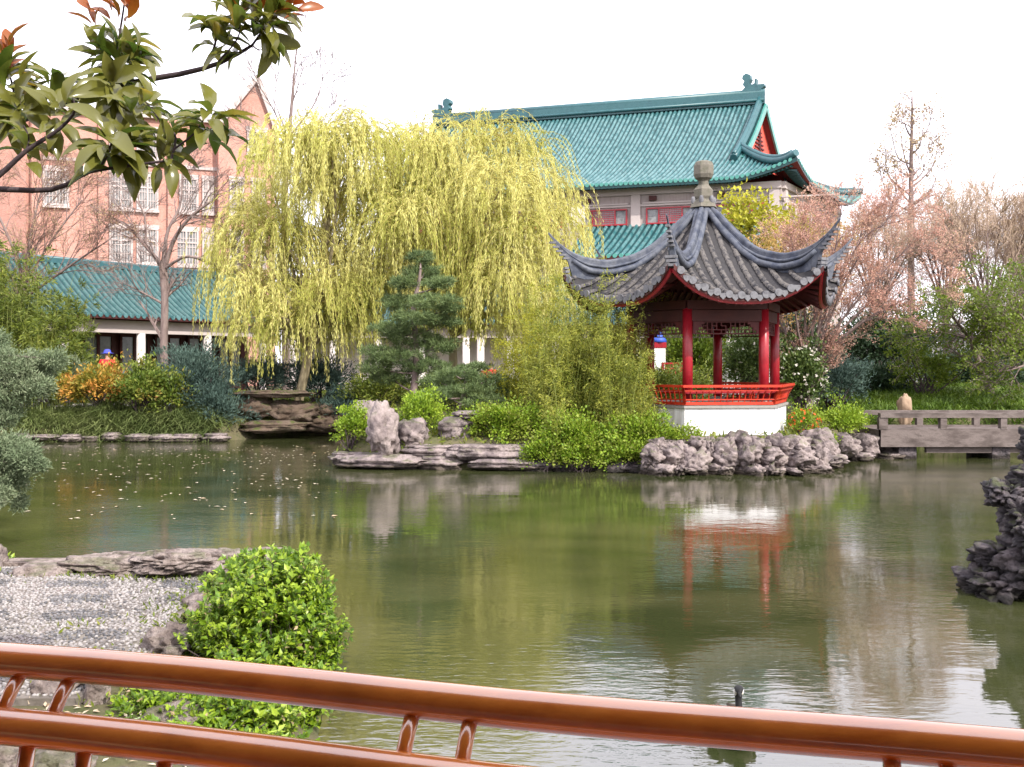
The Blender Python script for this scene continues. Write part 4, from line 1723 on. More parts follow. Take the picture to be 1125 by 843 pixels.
# ------------------------------------------------------------------ garden walls at the back right
def wall(name, label, a, b, z0, z1, mat, th=.35):
    root = thing(name, label, 'wall', ((a[0] + b[0]) / 2, (a[1] + b[1]) / 2, z0))
    A, B = Vector((*a, 0)), Vector((*b, 0))
    n = (B - A).cross(Vector((0, 0, 1))).normalized()
    mb = MB()
    quadbox(mb, A, B, z0 - .5, z1, th, n)
    mb.build('body', mat, root)
    mb = MB()
    c = n * th / 2
    d = (B - A)
    k = int(d.length / .24)
    mb.beam(A + c + Vector((0, 0, z1 + .3)), B + c + Vector((0, 0, z1 + .3)), .16, .16)
    for i in range(k):
        p = A + c + d * (i + .5) / k
        for s in (-1, 1):
            mb.beam(p + Vector((0, 0, z1 + .28)), p + n * s * (th / 2 + .22) + Vector((0, 0, z1 + .04)), .12, .08, up=n)
    mb.build('tile_coping', MT['tile'], root)
    return root


wall('garden_wall', 'long white garden wall with dark tile coping far behind the bridge', (13.5, 47.5), (44, 44), 1.4, 3.3, MT['plaster'])
wall('low_white_wall', 'low white wall seen between the pavilion columns', (5.5, 41.5), (13.6, 41.0), .9, 2.6, MT['plaster'], .3)
# white pillar with blue cap seen through the pavilion, red lattice chair next to it
pl = thing('painted_pillar', 'white square pillar with a red band and blue cap behind the pavilion', 'pillar', (X_(724, 38), 38, 1))
MT['blue'] = M('blue_paint', [(.03, .08, .42), (.05, .11, .5)], scale=3, rough=.5)
mb = MB()
c = (X_(724, 38), 38)
mb.box((c[0], c[1], 1.9), (.42, .42, 2.2))
mb.build('shaft', MT['white'], pl)
mb = MB()
mb.box((c[0], c[1], 3.1), (.48, .48, .2))
mb.build('red_band', MT['red'], pl)
mb = MB()
mb.lathe((c[0], c[1], 0), [(.3, 3.2), (.26, 3.32), (.1, 3.5), (.03, 3.72)], 8)
mb.build('blue_cap', MT['blue'], pl)
rc = thing('red_lattice_screen', 'low red lattice screen beside the white pillar behind the pavilion', 'screen', (X_(738, 36), 36, .95))
mb = MB()
lattice(mb, Vector((X_(728, 36), 36, 0)), Vector((X_(748, 36.3), 36.3, 0)), 1.35, 2.42, 7, 6, .04)
mb.build('lattice', MT['red'], rc)
mb = MB()
for px in (728, 748):
    mb.box((X_(px, 36.1), 36.1, 1.65), (.09, .09, 1.6))
mb.build('posts', MT['red'], rc)

# ------------------------------------------------------------------ stone bridge
bx0, bx1 = X_(966, 25.9), 17.2
br_ = thing('stone_bridge', 'low weathered stone bridge with open parapets at the right', 'bridge', (bx0, 26.5, 0))
mb = MB()
mb.box(((bx0 + bx1) / 2, 26.65, .64), (bx1 - bx0, 1.7, .18))
mb.box(((bx0 + bx1) / 2, 25.86, .52), (bx1 - bx0, .16, .42))
mb.box(((bx0 + bx1) / 2, 27.44, .52), (bx1 - bx0, .16, .42))
mb.box(((bx0 + bx1) / 2 + .6, 25.98, .26), (bx1 - bx0 - 1.2, .12, .22))
mb.build('deck', MT['bridge'], br_)
for y in (25.9, 27.4):
    mb = MB()
    mb.box(((bx0 + bx1) / 2, y, 1.10), (bx1 - bx0, .2, .12))
    mb.box(((bx0 + bx1) / 2, y, .745), (bx1 - bx0, .14, .05))
    mb.build('parapet_rail', MT['bridge'], br_)
    x = bx0 + .08
    while x < bx1:
        mb = MB()
        mb.box((x, y, .90), (.16 if (x - bx0) > .3 else .22, .16, .30))
        mb.build('parapet_post', MT['bridge'], br_)
        x += 1.52
for x in (X_(1000, 26) - .1, X_(1098, 26), 14.6):
    mb = MB()
    mb.box((x, 26.65, -.05), (.45, 1.5, .8))
    mb.build('pier', MT['rock_dark'], br_)
rock('upright_stone', 'upright tan stone standing just behind the stone bridge', (X_(994, 29.3), 29.3, 1.05), (.19, .18, .48), 201,
     M('tan_stone', [(.2, .13, .085), (.32, .23, .16), (.25, .175, .12)], scale=3, rough=.9, bump=.5, bscale=15), 'lump', 4, cat='standing stone')

# ------------------------------------------------------------------ near terrace: pebble mosaic, ledge rocks
mb = MB()
mb.prism([(-9, 6.2), (-2.62, 6.2), (-2.5, 7.2), (-2.66, 8.2), (-2.75, 9.2), (-3.0, 10.0), (-5.0, 10.25), (-9, 10.25)], .30, .375)
mb.build('pebble_paving', M('mortar_bed', [(.10, .085, .07), (.2, .175, .155), (.14, .13, .09)], scale=4, rough=1, bump=.6, bscale=40), None, (-4, 8, .3))
tag(bpy.data.objects['pebble_paving'], kind='structure')
# every pebble of the mosaic, set on edge in the mortar bed
rngp = np.random.default_rng(500)
gp_ = .036
xs_, ys_ = np.meshgrid(np.arange(-6.2, -2.5, gp_), np.arange(6.25, 10.2, gp_ * .95), indexing='ij')
xs_ = xs_.ravel() + rngp.normal(size=xs_.size) * .008
ys_ = ys_.ravel() + rngp.normal(size=ys_.size) * .008
edge = np.interp(ys_, [6.2, 7.2, 8.2, 9.2, 10.0, 10.25], [-2.64, -2.52, -2.68, -2.77, -3.0, -5.0])
k = (xs_ < edge - .03) & (np.abs(xs_ / ys_) < .53)
xs_, ys_ = xs_[k], ys_[k]
wob = .05 * np.sin(xs_ * 9 + ys_ * 5) + .04 * np.sin(ys_ * 13 - xs_ * 4) + rngp.normal(size=len(xs_)) * .03
u_ = ((xs_ + 4) + .43 * (ys_ - 8) + wob) / .95 + .60
v_ = ((ys_ - 8) * 1.0 + wob * .7) / .58 + .85
dark = ((u_ % 1) < .56) & ((v_ % 1) < .5)
dark ^= rngp.uniform(size=len(xs_)) < .035
iv, if_ = ico(1)
iv = iv[:, :]
for nm_, sel, mt_ in (('pale_pebbles', ~dark, 'peb_pale'), ('dark_pebbles', dark, 'peb_dark')):
    X1, Y1 = xs_[sel], ys_[sel]
    n1 = len(X1)
    an = rngp.uniform(0, PI, n1)
    a1, b1_ = rngp.uniform(.014, .022, n1), rngp.uniform(.009, .015, n1)
    c1 = rngp.uniform(.008, .015, n1)
    lx, ly, lz = iv[None, :, 0] * a1[:, None], iv[None, :, 1] * b1_[:, None], iv[None, :, 2] * c1[:, None]
    V = np.stack([X1[:, None] + lx * np.cos(an)[:, None] - ly * np.sin(an)[:, None], Y1[:, None] + lx * np.sin(an)[:, None] + ly * np.cos(an)[:, None],
                  .378 + lz + rngp.normal(size=(n1, 1)) * .002], -1).reshape(-1, 3)
    Q = (np.array(if_)[None] + (np.arange(n1) * len(iv))[:, None, None]).reshape(-1, 3)
    o = npmesh(nm_, V, Q, leafmat('pebble_' + nm_, [(.09, .08, .075), (.19, .175, .17), (.33, .31, .30), (.15, .12, .115)] if mt_ == 'peb_pale' else
                                  [(.03, .03, .035), (.08, .08, .085), (.14, .135, .14), (.26, .25, .25)], trans=0, rough=.6, scale=1.5, patch=.35), smooth=True)
    tag(o, kind='stuff')
mb = MB()
for i in range(7):
    x = -4.75 - i * .8
    mb.box((x, 10.38, .25), (.78, .26, .32), m=0)
o = mb.build('kerb', MT['rock_near'], None, (-6, 10.4, .2))
tag(o, 'pinkish kerb stones edging the pebble terrace at the water', 'kerb')
near = [('long pitted ledge rock between the pebble terrace and the water', (-3.72, 10.1, .40), (.62, .34, .12), 'taihu', 5, .12),
        ('pale ledge rock running under the foreground bush', (-2.75, 10.0, .46), (.58, .3, .12), 'taihu', 5, -.1),
        ('upper step of the ledge rock, before the big bush', (-3.15, 9.85, .50), (.42, .26, .10), 'taihu', 5, .05),
        ('small rock at the left end of the long ledge', (-4.55, 9.95, .36), (.3, .24, .10), 'lump', 4, 0),
        ('rock half covered by the foreground bush at the terrace edge', (-2.48, 8.5, .34), (.22, .3, .15), 'taihu', 4, .3),
        ('brown rock at the right edge of the pebble paving', (-2.38, 7.35, .36), (.22, .26, .16), 'taihu', 4, .5),
        ('flat rock between the brown rock and the rail', (-2.28, 6.8, .30), (.2, .2, .12), 'taihu', 4, .5),
        ('rock under the front of the foreground bush', (-1.95, 6.2, .18), (.36, .3, .22), 'lump', 4, .2),
        ('narrow upright rock seen between the railing bars', (-2.55, 6.3, .40), (.07, .1, .17), 'lump', 4, .2),
        ('dark cleft rock under the top rail at left', (-2.85, 6.4, .34), (.16, .15, .10), 'taihu', 4, .6),
        ('mauve rock below the lower rail at far left', (-2.75, 5.35, .3), (.22, .2, .16), 'taihu', 4, 1.2),
        ('small rock below the lower rail beside the mauve one', (-2.35, 5.3, .26), (.16, .16, .12), 'taihu', 4, 1.9),
        ('low rock below the lower rail, left of centre', (-2.0, 5.15, .2), (.2, .2, .14), 'taihu', 4, 2.2),
        ('rock at the left frame edge beside the small green shrub', (-5.25, 10.2, .40), (.18, .25, .22), 'lump', 4, 0)]
for i, (lb, c, s, kd, sb_, rz) in enumerate(near):
    rock('rock', lb, c, s, 220 + i, MT['rock_near'], kd, sb_, rz, amp=.95)
mb = MB()
mb.prism([(-9, 37.1), (X_(85, 33.2) + .2, 33.0), (X_(85, 33.2) + 1.2, 33.8), (-9, 39)], .99, 1.03)
# pale path on the far left bank
mb = MB()
mb.add([(-19, 33.4, 0), (-14.8, 33.2, 0), (-9.5, 34.4, 0), (-9.5, 35.8, 0), (-14.5, 35.2, 0), (-21, 35.6, 0)], [(0, 1, 2, 3, 4, 5)])
pm = mb
G = []
for i in range(21):
    x = -20 + i * .55
    yc = 33.9 + .02 * (x + 14) ** 2 * .5
    G.append([(x, yc - .8, gz(x, yc - .8) + .06), (x, yc, gz(x, yc) + .08), (x, yc + .9, gz(x, yc + .9) + .06)])
pm = MB()
pm.grid(G, 0, True, True)
tag(pm.build('path', MT['path']), kind='structure')

# ------------------------------------------------------------------ the railing in front of the camera
TA, TB = Vector((-.78 * 1.0, 1.56, 1.95)), Vector((.59, 1.18, 1.95))
dirR = (TB - TA).normalized()
nR = Vector((-dirR.y, dirR.x, 0)) * -1      # towards the viewer
if nR.y > 0:
    nR = -nR
T0, T1 = TA - dirR * 1.1, TB + dirR * 1.3
off = nR * .055 + Vector((0, 0, -.078))
MT['rail'] = M('lacquered_orange_wood', [(.48, .11, .014), (.72, .22, .035), (.60, .155, .022)], scale=5, rough=.25, spec=.8, coat=1.0, grime=.5,
               stretch=(.5, 3, 3), bump=.06, bscale=40)
rl = thing('wooden_railing', 'glossy orange-brown round wooden railing with slanted spindles crossing the foreground', 'railing',
           (TA + TB) / 2 - Vector((0, 0, .5)))
for P_, nm in ((0, 'top_rail'), (1, 'lower_rail')):
    mb = MB()
    o_ = off * P_
    n_ = 24
    mb.tube([T0.lerp(T1, i / n_) + o_ + Vector((0, 0, .003 * math.sin(i * .9))) for i in range(n_ + 1)], .0255 if P_ == 0 else .0265, 28)
    mb.build(nm, MT['rail'], rl)


def on_rail(px):
    k = (px - 562.5) / F
    # T0 + s*dirR with x/y = k
    s = (k * T0.y - T0.x) / (dirR.x - k * dirR.y)
    return T0 + dirR * s


for px in (26, 80, 456, 519, 979, 1040):
    p = on_rail(px)
    mb = MB()
    q = p + off
    e = nR * .025 + Vector((0, 0, -.12))
    mb.tube([p + Vector((0, 0, -.01)), p.lerp(q, .5), q], .0105, 12)
    mb.build('spindle', MT['rail'], rl)
for px in (19, 62, 122, 208, 468, 530, 976):
    p = on_rail(px) + off
    mb = MB()
    mb.tube([p, p + nR * .02 + Vector((0, 0, -.1)), p + nR * .015 + Vector((0, 0, -.22)), p - nR * .02 + Vector((0, 0, -.36))], .0115, 12)
    mb.build('spindle', MT['rail'], rl)
mb = MB()
c = (T0 + T1) / 2 + nR * .22
mb.beam(T0 + nR * .22 - Vector((0, 0, .46)), T1 + nR * .22 - Vector((0, 0, .46)), .42, .05)
mb.build('bench_seat', MT['rail'], rl)
dk = MB()
dk.prism([T0 + nR * .0, T1 + nR * .0, T1 + nR * 3, T0 + nR * 3][::-1], .75, .95)
tag(dk.build('floor', MT['bridge']), kind='structure')

# unseen gallery roof over the camera, added and sized to shade the railing
vg = thing('shading_gallery', 'unseen shelter added to shade the railing where the photographer stands', 'shelter', (.6, -1.4, .95))
mb = MB()
A, B = T0 + nR * .5 - dirR * 4, T1 + nR * .5 + dirR * 4.5
C_, D_ = B + nR * 4.6, A + nR * 4.6
mid = [(A + D_) / 2, (B + C_) / 2]
zz = lambda p, z: Vector((p.x, p.y, z))
mb.add([zz(A, 4.0), zz(B, 4.0), zz(C_, 4.0), zz(D_, 4.0), zz(mid[0], 5.3), zz(mid[1], 5.3), zz(A, 3.85), zz(B, 3.85), zz(C_, 3.85), zz(D_, 3.85)],
       [(0, 1, 5, 4), (2, 3, 4, 5), (0, 4, 3), (1, 2, 5), (9, 8, 7, 6), (0, 6, 7, 1), (1, 7, 8, 2), (2, 8, 9, 3), (3, 9, 6, 0)])
mb.build('roof', MT['tile'], vg)
mb = MB()
quadbox(mb, T0 + nR * 3.6 - dirR * 6, T1 + nR * 3.6 + dirR * 4, .95, 3.86, .2, nR)
mb.build('shade_wall', MT['maroon'], vg)  # unseen wall added to block sky light and darken the rail
for p in (T0 + nR * .6, T1 + nR * .6, T0 + nR * 3.3, T1 + nR * 3.3):
    mb = MB()
    mb.lathe((p.x, p.y, 0), [(.12, .95), (.11, 3.86)], 14)
    mb.build('column', MT['red'], vg)

# ------------------------------------------------------------------ skin-grown figures
def skin(name, pts, edges, rad, mat, parent=None, origin=None, sub=2, bake=True):
    me = bpy.data.meshes.new(name)
    me.from_pydata([tuple(p) for p in pts], edges, [])
    o = bpy.data.objects.new(name + '_tmp', me)
    COL.objects.link(o)
    md = o.modifiers.new('skin', 'SKIN')
    for i, v in enumerate(me.skin_vertices[0].data):
        r = rad[i]
        v.radius = (r, r) if not hasattr(r, '__len__') else r
        v.use_root = (i == 0)
    s = o.modifiers.new('sub', 'SUBSURF')
    s.levels = sub
    s.render_levels = sub
    dg = bpy.context.evaluated_depsgraph_get()
    m2 = bpy.data.meshes.new_from_object(o.evaluated_get(dg))
    bpy.data.objects.remove(o)
    m2.name = name
    m2.polygons.foreach_set('use_smooth', [True] * len(m2.polygons))
    m2.materials.clear()
    return finish(m2, name, mat, parent, origin)


MT['skin'] = M('skin', [(.45, .25, .17), (.5, .29, .2)], scale=3, rough=.6)
MT['hair'] = M('dark_hair', [(.01, .008, .008), (.03, .022, .02)], scale=9, rough=.5)
MT['redcloth'] = M('red_jacket', [(.6, .02, .03), (.7, .03, .04)], scale=6, rough=.8)
MT['jeans'] = M('dark_trousers', [(.03, .04, .07), (.05, .06, .1)], scale=9, rough=.9)
MT['bluecloth'] = M('blue_fabric', [(.04, .06, .42), (.09, .1, .5)], scale=6, rough=.8)


def person(label, x, y, z, rz, jacket, hat=None, seated=False, group=None, extra=None):
    root = thing('person', label, 'person', (x, y, z), group)
    ca, sa = math.cos(rz), math.sin(rz)
    T = lambda p: (x + p[0] * ca - p[1] * sa, y + p[0] * sa + p[1] * ca, z + p[2])
    h = -.42 if seated else 0
    # pelvis, waist, chest, neck, head base, head, legs, arms   (facing -y)
    P = [(0, 0, .92 + h), (0, 0, 1.08 + h), (0, -.02, 1.28 + h), (0, 0, 1.45 + h), (0, -.02, 1.56 + h), (0, -.02, 1.68 + h)]
    R = [.15, .135, .16, .06, .075, .095]
    E = [(0, 1), (1, 2), (2, 3), (3, 4), (4, 5)]
    for s in (-1, 1):
        b = len(P)
        if seated:
            P += [(s * .1, 0, .5), (s * .11, -.42, .52), (s * .11, -.44, .10), (s * .11, -.56, .04)]
        else:
            P += [(s * .1, 0, .85), (s * .11, -.02, .48), (s * .12, .02, .09), (s * .13, -.12, .04)]
        R += [.095, .065, .045, .04]
        E += [(0, b), (b, b + 1), (b + 1, b + 2), (b + 2, b + 3)]
        b = len(P)
        P += [(s * .19, 0, 1.40 + h), (s * .25, .02, 1.12 + h), (s * .2, -.2, .98 + h), (s * .17, -.28, .97 + h)]
        R += [.06, .045, .035, .035]
        E += [(2, b), (b, b + 1), (b + 1, b + 2), (b + 2, b + 3)]
    body = skin('body', [T(p) for p in P], E, R, MT['skin'], root)
    # jacket: torso and sleeves a little larger
    idx = [0, 1, 2] + [10, 11, 12] + [18, 19, 20] if False else None
    JP, JR, JE = [P[1], P[2], (0, 0, 1.42 + h), P[0]], [.17, .19, .10, .18], [(0, 1), (1, 2), (0, 3)]
    for s in (-1, 1):
        b = len(JP)
        JP += [(s * .2, 0, 1.39 + h), (s * .26, .02, 1.12 + h), (s * .21, -.18, .99 + h)]
        JR += [.085, .07, .06]
        JE += [(1, b), (b, b + 1), (b + 1, b + 2)]
    skin('jacket', [T(p) for p in JP], JE, JR, jacket, root)
    LP, LR, LE = [P[0]], [.165], []
    for s in (-1, 1):
        b = len(LP)
        if seated:
            LP += [(s * .1, 0, .5), (s * .11, -.42, .53), (s * .11, -.44, .16)]
        else:
            LP += [(s * .1, 0, .82), (s * .11, -.02, .48), (s * .12, .02, .14)]
        LR += [.115, .085, .07]
        LE += [(0, b), (b, b + 1), (b + 1, b + 2)]
    skin('trousers', [T(p) for p in LP], LE, LR, MT['jeans'], root)
    mb = MB()
    q = T((0, .015, 1.66 + h))
    mb.lathe(q, [(.105, -.08), (.115, 0), (.10, .07), (.06, .115), (.01, .125)] if not hat else
             [(.2, -.01), (.21, .005), (.12, .02), (.115, .08), (.07, .13), (.01, .14)], 16)
    mb.build('hat' if hat else 'hair', hat or MT['hair'], root)
    # face: nose and eyes
    mb = MB()
    for p, r in (((0, -.115, 1.62 + h), .016), ):
        c = T(p)
        mb.lathe(c, [(.004, -.03), (r, -.02), (.006, .02)], 6)
    mb.build('nose', MT['skin'], body)
    if extra:
        extra(root, T)
    return root


Yp = 34.4
person('person in a red jacket and blue hat behind the orange shrub on the far bank', X_(118, Yp), Yp, 2.72 - 1.62, .5, MT['redcloth'], hat=MT['bluecloth'])
person('person in red seated in the gallery, the nearer to the white column', X_(534, 50.6), 50.6, 1.05, 0, MT['redcloth'], seated=True)
person('person in red seated in the gallery, the one farther right', X_(539.5, 50.4), 50.4, 1.1, .3, MT['redcloth'], seated=True)

# ------------------------------------------------------------------ goose
gx_, gy_ = X_(809, 6.45), 6.45
go = thing('goose', 'black-necked goose with a white cheek swimming just beyond the railing', 'goose', (gx_, gy_, 0))
MT['gbody'] = M('brown_grey_plumage', [(.025, .02, .016), (.08, .06, .045), (.045, .035, .025)], scale=18, rough=.8, stretch=(1, 1, 3))
MT['gblack'] = M('black_plumage', [(.006, .006, .007), (.015, .015, .016)], scale=9, rough=.6)
MT['gwhite'] = M('white_feathers', [(.7, .68, .62), (.8, .78, .74)], scale=9, rough=.7)
T = lambda x, y, z: (gx_ + x, gy_ + y, z)
# facing the viewer: tail away, neck upright at the front
pts = [T(0, .12, .05), T(.0, .27, .07), T(0, .40, .10), T(0, -.02, .05), T(-.005, -.13, .07)]
skin('body', pts, [(0, 1), (1, 2), (0, 3), (3, 4)], [(.115, .085), (.09, .07), (.03, .02), (.11, .085), (.07, .06)], MT['gbody'], go, sub=3)
pts = [T(-.005, -.10, .06), T(-.008, -.16, .14), T(-.012, -.14, .23), T(-.014, -.12, .33), T(-.015, -.13, .40), T(-.022, -.18, .405), T(-.027, -.215, .393)]
nk = skin('neck', pts, [(i, i + 1) for i in range(6)], [.05, .032, .024, .022, .032, .027, .013], MT['gblack'], go, sub=3)
mb = MB()
mb.tube([T(-.027, -.212, .395), T(-.032, -.255, .383)], [.012, .005], 8)
mb.build('bill', MT['gblack'], go)
for s in (-1, 1):
    mb = MB()
    mb.lathe((gx_ - .018 + s * .021, gy_ - .145, .39), [(.004, -.03), (.010, -.018), (.012, -.006), (.009, .004), (.004, .010)], 8)
    mb.build('cheek_patch', MT['gwhite'], go)
mb = MB()
for s in (-1, 1):
    mb.tube([T(s * .10, .02, .10), T(s * .115, .15, .11), T(s * .08, .30, .12), T(s * .03, .42, .12)], [.03, .045, .035, .008], 8)
mb.build('wings', MT['gbody'], go)
# ------------------------------------------------------------------ willows
def willow(label, trunk, clusters, Y, seed, density=1.0):
    rng = np.random.default_rng(seed)
    base = Vector(trunk[0][0])
    root = thing('weeping_willow', label, 'willow tree', base)
    PP, RR = [], []
    nt_ = len(trunk)
    for tk in trunk:
        p, r = onepath(tk, [.17, .12, .07], 12)
        PP.append(p)
        RR.append(r)
    L_ = Leaves()
    strandP = []
    for (px, py, wr, hang) in clusters:
        Yc = Y + rng.uniform(-2.2, 2.2)
        c = W(px, py, Yc)
        tk = min(trunk, key=lambda q: abs(q[-1].x - c.x))
        st = Vector(tk[rng.integers(1, len(tk))])
        if st.z > c.z:
            st = Vector(tk[1])
        mid = st.lerp(c, .5) + Vector((rng.normal() * .3, rng.normal() * .3, .5))
        p, r = onepath([st, mid, c], [.085, .05, .018], 12)
        PP.append(p)
        RR.append(r)
    P, R = np.concatenate(PP), np.concatenate(RR)
    V, Q = tubes([(P, R, 7)])
    npmesh('trunk', V, Q, MT['bark_light'], root, smooth=True)
    P1, R1 = grow(P[nt_:], R[nt_:], 7, 1.6, rng, ang=(.4, 1.1), up=.3, wig=.12, K=6, t0=.35, trop=.02)
    V, Q = tubes([(P1, np.maximum(R1, .01), 4)])
    npmesh('branches', V, Q, MT['bark_yel'], root)
    for ci, (px, py, wr, hang) in enumerate(clusters):
        c = np.array(PP[ci + nt_][0, -1])
        sc = Y / F
        rx = wr * sc
        n = int(150 * density * (wr / 45) ** 1.6)
        # strand roots in a shallow dome, each arching outwards before it drops
        d = rdir(n, rng)
        rad = rng.uniform(0, 1, n) ** .6
        ang = np.arctan2(d[:, 1], d[:, 0])
        o = np.stack([np.cos(ang), np.sin(ang), np.zeros(n)], 1)
        P = c + o * (rx * .75 * rad)[:, None]
        P[:, 2] += (1 - rad ** 2) * rx * .35 + rng.normal(size=n) * .3
        dirv = unit(o * rng.uniform(.1, 1.1, n)[:, None] + np.array([0, 0, .6]) + rng.normal(size=(n, 3)) * .4)
        ln = hang * sc * rng.uniform(.22, 1.1, n) * (1 - .15 * rad)
        K = 12
        path = [P]
        p = P
        for k in range(K - 1):
            p = p + dirv * (ln / (K - 1))[:, None]
            path.append(p)
            g = .55 if k < 3 else .5
            dirv = unit(dirv + np.array([0, 0, -g]) + rng.normal(size=(n, 3)) * .07)
        strandP.append(np.stack(path, 1))
    S = np.concatenate(strandP)
    # keep strand ends above ground and water
    S[:, :, 2] = np.maximum(S[:, :, 2], .9 + rng.uniform(0, 1, (len(S), 1)) * .3)
    n = len(S)
    V, Q = tubes([(S, np.broadcast_to(np.linspace(.011, .005, 12), (n, 12)), 3)])
    npmesh('strands', V, Q, MT['bark_yel'], root)
    Pl, Tl = along(S, 66, rng, .02)
    m_ = len(Pl)
    A = unit(Tl * 1.1 + rdir(m_, rng) * .42 + np.array([0, 0, -.35]))
    scl = rng.uniform(.6, 1.25, m_)
    L_.add(Pl + rng.normal(size=(m_, 3)) * .03, A, rdir(m_, rng), .14 * scl, .023 * scl)
    L_.build('crown', LM['willow'], root)
    return root


willow('broad weeping willow left of centre, pale yellow-green strands hanging over the far bank',
       [[W(326, 452, 34.5), W(340, 385, 34.3), W(352, 320, 34.2), W(360, 250, 34.2), W(372, 190, 34)],
        [W(500, 432, 36), W(498, 370, 36), W(510, 300, 36), W(520, 240, 36), W(528, 200, 36)]],
       [(290, 168, 26, 60), (320, 160, 30, 80), (362, 152, 36, 110), (400, 155, 38, 120), (440, 170, 34, 120), (330, 202, 36, 120), (372, 207, 40, 130),
        (415, 217, 40, 130), (285, 235, 34, 150), (262, 272, 24, 130), (310, 262, 38, 150), (345, 275, 34, 130), (275, 315, 24, 100), (300, 330, 26, 100),
        (330, 340, 24, 90), (360, 345, 22, 85), (385, 290, 30, 90), (430, 265, 34, 100), (455, 200, 32, 120), (478, 176, 22, 90), (505, 164, 32, 130),
        (540, 160, 36, 150), (572, 172, 32, 150), (596, 205, 24, 140), (610, 245, 20, 140), (550, 207, 38, 150), (510, 207, 38, 140), (480, 235, 34, 120),
        (530, 255, 40, 130), (575, 255, 36, 140), (600, 290, 28, 120), (470, 280, 26, 80), (555, 310, 34, 100), (595, 330, 26, 100), (510, 310, 30, 80),
        (618, 290, 14, 110), (268, 235, 16, 90), (340, 165, 26, 60), (368, 322, 28, 105), (348, 350, 22, 85), (408, 305, 30, 85), (440, 300, 30, 95), (470, 315, 26, 70), (395, 345, 20, 60),
        (425, 330, 26, 60), (490, 330, 24, 60), (540, 345, 24, 50), (575, 355, 22, 50), (300, 365, 18, 70), (268, 350, 14, 80), (285, 330, 20, 115), (312, 345, 20, 95), (330, 320, 26, 110), (355, 330, 22, 115), (375, 335, 20, 105),
        (456, 158, 22, 110), (466, 165, 22, 130), (250, 300, 12, 110), (450, 240, 30, 110), (405, 255, 34, 120), (545, 290, 34, 120), (500, 275, 30, 100)], 34.6, 5, 1.0)


# ------------------------------------------------------------------ pines on the peninsula
def pine(label, Y, trunk, pads, seed, group=None, lm='pine', nl=.16):
    rng = np.random.default_rng(seed)
    root = thing('pine_tree', label, 'pine tree', Vector(trunk[0]), group)
    p, r = onepath(trunk, [.11, .07, .03], 12)
    PP, RR = [p], [r]
    L_ = Leaves()
    for (px, py, wr, hr) in pads:
        Yc = Y + rng.uniform(-.7, .7)
        c = np.array(W(px, py, Yc))
        i = int(np.argmin(np.abs(p[0][:, 2] - (c[2] - .15))))
        a = p[0][i]
        q, w = onepath([a, (a + c) / 2 + np.array([0, 0, -.05]), c], [.035, .022, .012], 12)
        PP.append(q)
        RR.append(w)
        sx, sz = wr * Y / F, hr * Y / F
        m_ = int(26 * wr * max(hr, 6) / 100) + 14
        C, D = blob(rng, c, (sx, sx * .8, sz), m_, .3, False)
        # tufts: needles radiating up and out
        k = 46
        idx = np.repeat(np.arange(m_), k)
        n = len(idx)
        A = unit(rdir(n, rng) + np.array([0, 0, .7]) + unit(D[idx] * np.array([1, 1, .3])) * .4)
        P = C[idx] + rng.normal(size=(n, 3)) * np.array([.05, .05, .025])
        s = rng.uniform(.6, 1.2, n)
        L_.add(P, A, rdir(n, rng), nl * s, .014 * s, T_DIA)
    V, Q = tubes([(np.concatenate(PP), np.concatenate(RR), 7)])
    npmesh('trunk', V, Q, MT['bark'], root, smooth=True)
    L_.build('crown', LM[lm], root)


pine('dark tiered pine standing behind the pale stone on the peninsula', 28.5,
     [W(452, 445, 28.5), W(458, 395, 28.5), W(454, 340, 28.5), W(460, 312, 28.5), W(462, 296, 28.5)],
     [(462, 284, 14, 7), (466, 300, 24, 8), (448, 312, 20, 7), (485, 312, 18, 6), (440, 334, 28, 8), (476, 332, 30, 8), (455, 350, 26, 8),
      (430, 362, 24, 7), (484, 354, 24, 7), (452, 372, 34, 9), (420, 388, 26, 8), (478, 380, 28, 8), (445, 395, 34, 9), (412, 404, 18, 7),
      (470, 405, 28, 8), (430, 415, 26, 8), (492, 340, 14, 5)], 21)
pine('low spreading pine right of the tiered one, behind the shelf rock', 26.5,
     [W(505, 462, 26.5), W(507, 445, 26.5), W(512, 425, 26.5), W(510, 408, 26.5)],
     [(500, 412, 28, 6), (535, 418, 24, 6), (482, 420, 22, 6), (515, 428, 30, 6), (548, 430, 18, 6), (495, 436, 26, 6), (530, 441, 26, 6),
      (520, 405, 20, 5), (478, 434, 16, 5)], 22, nl=.13)

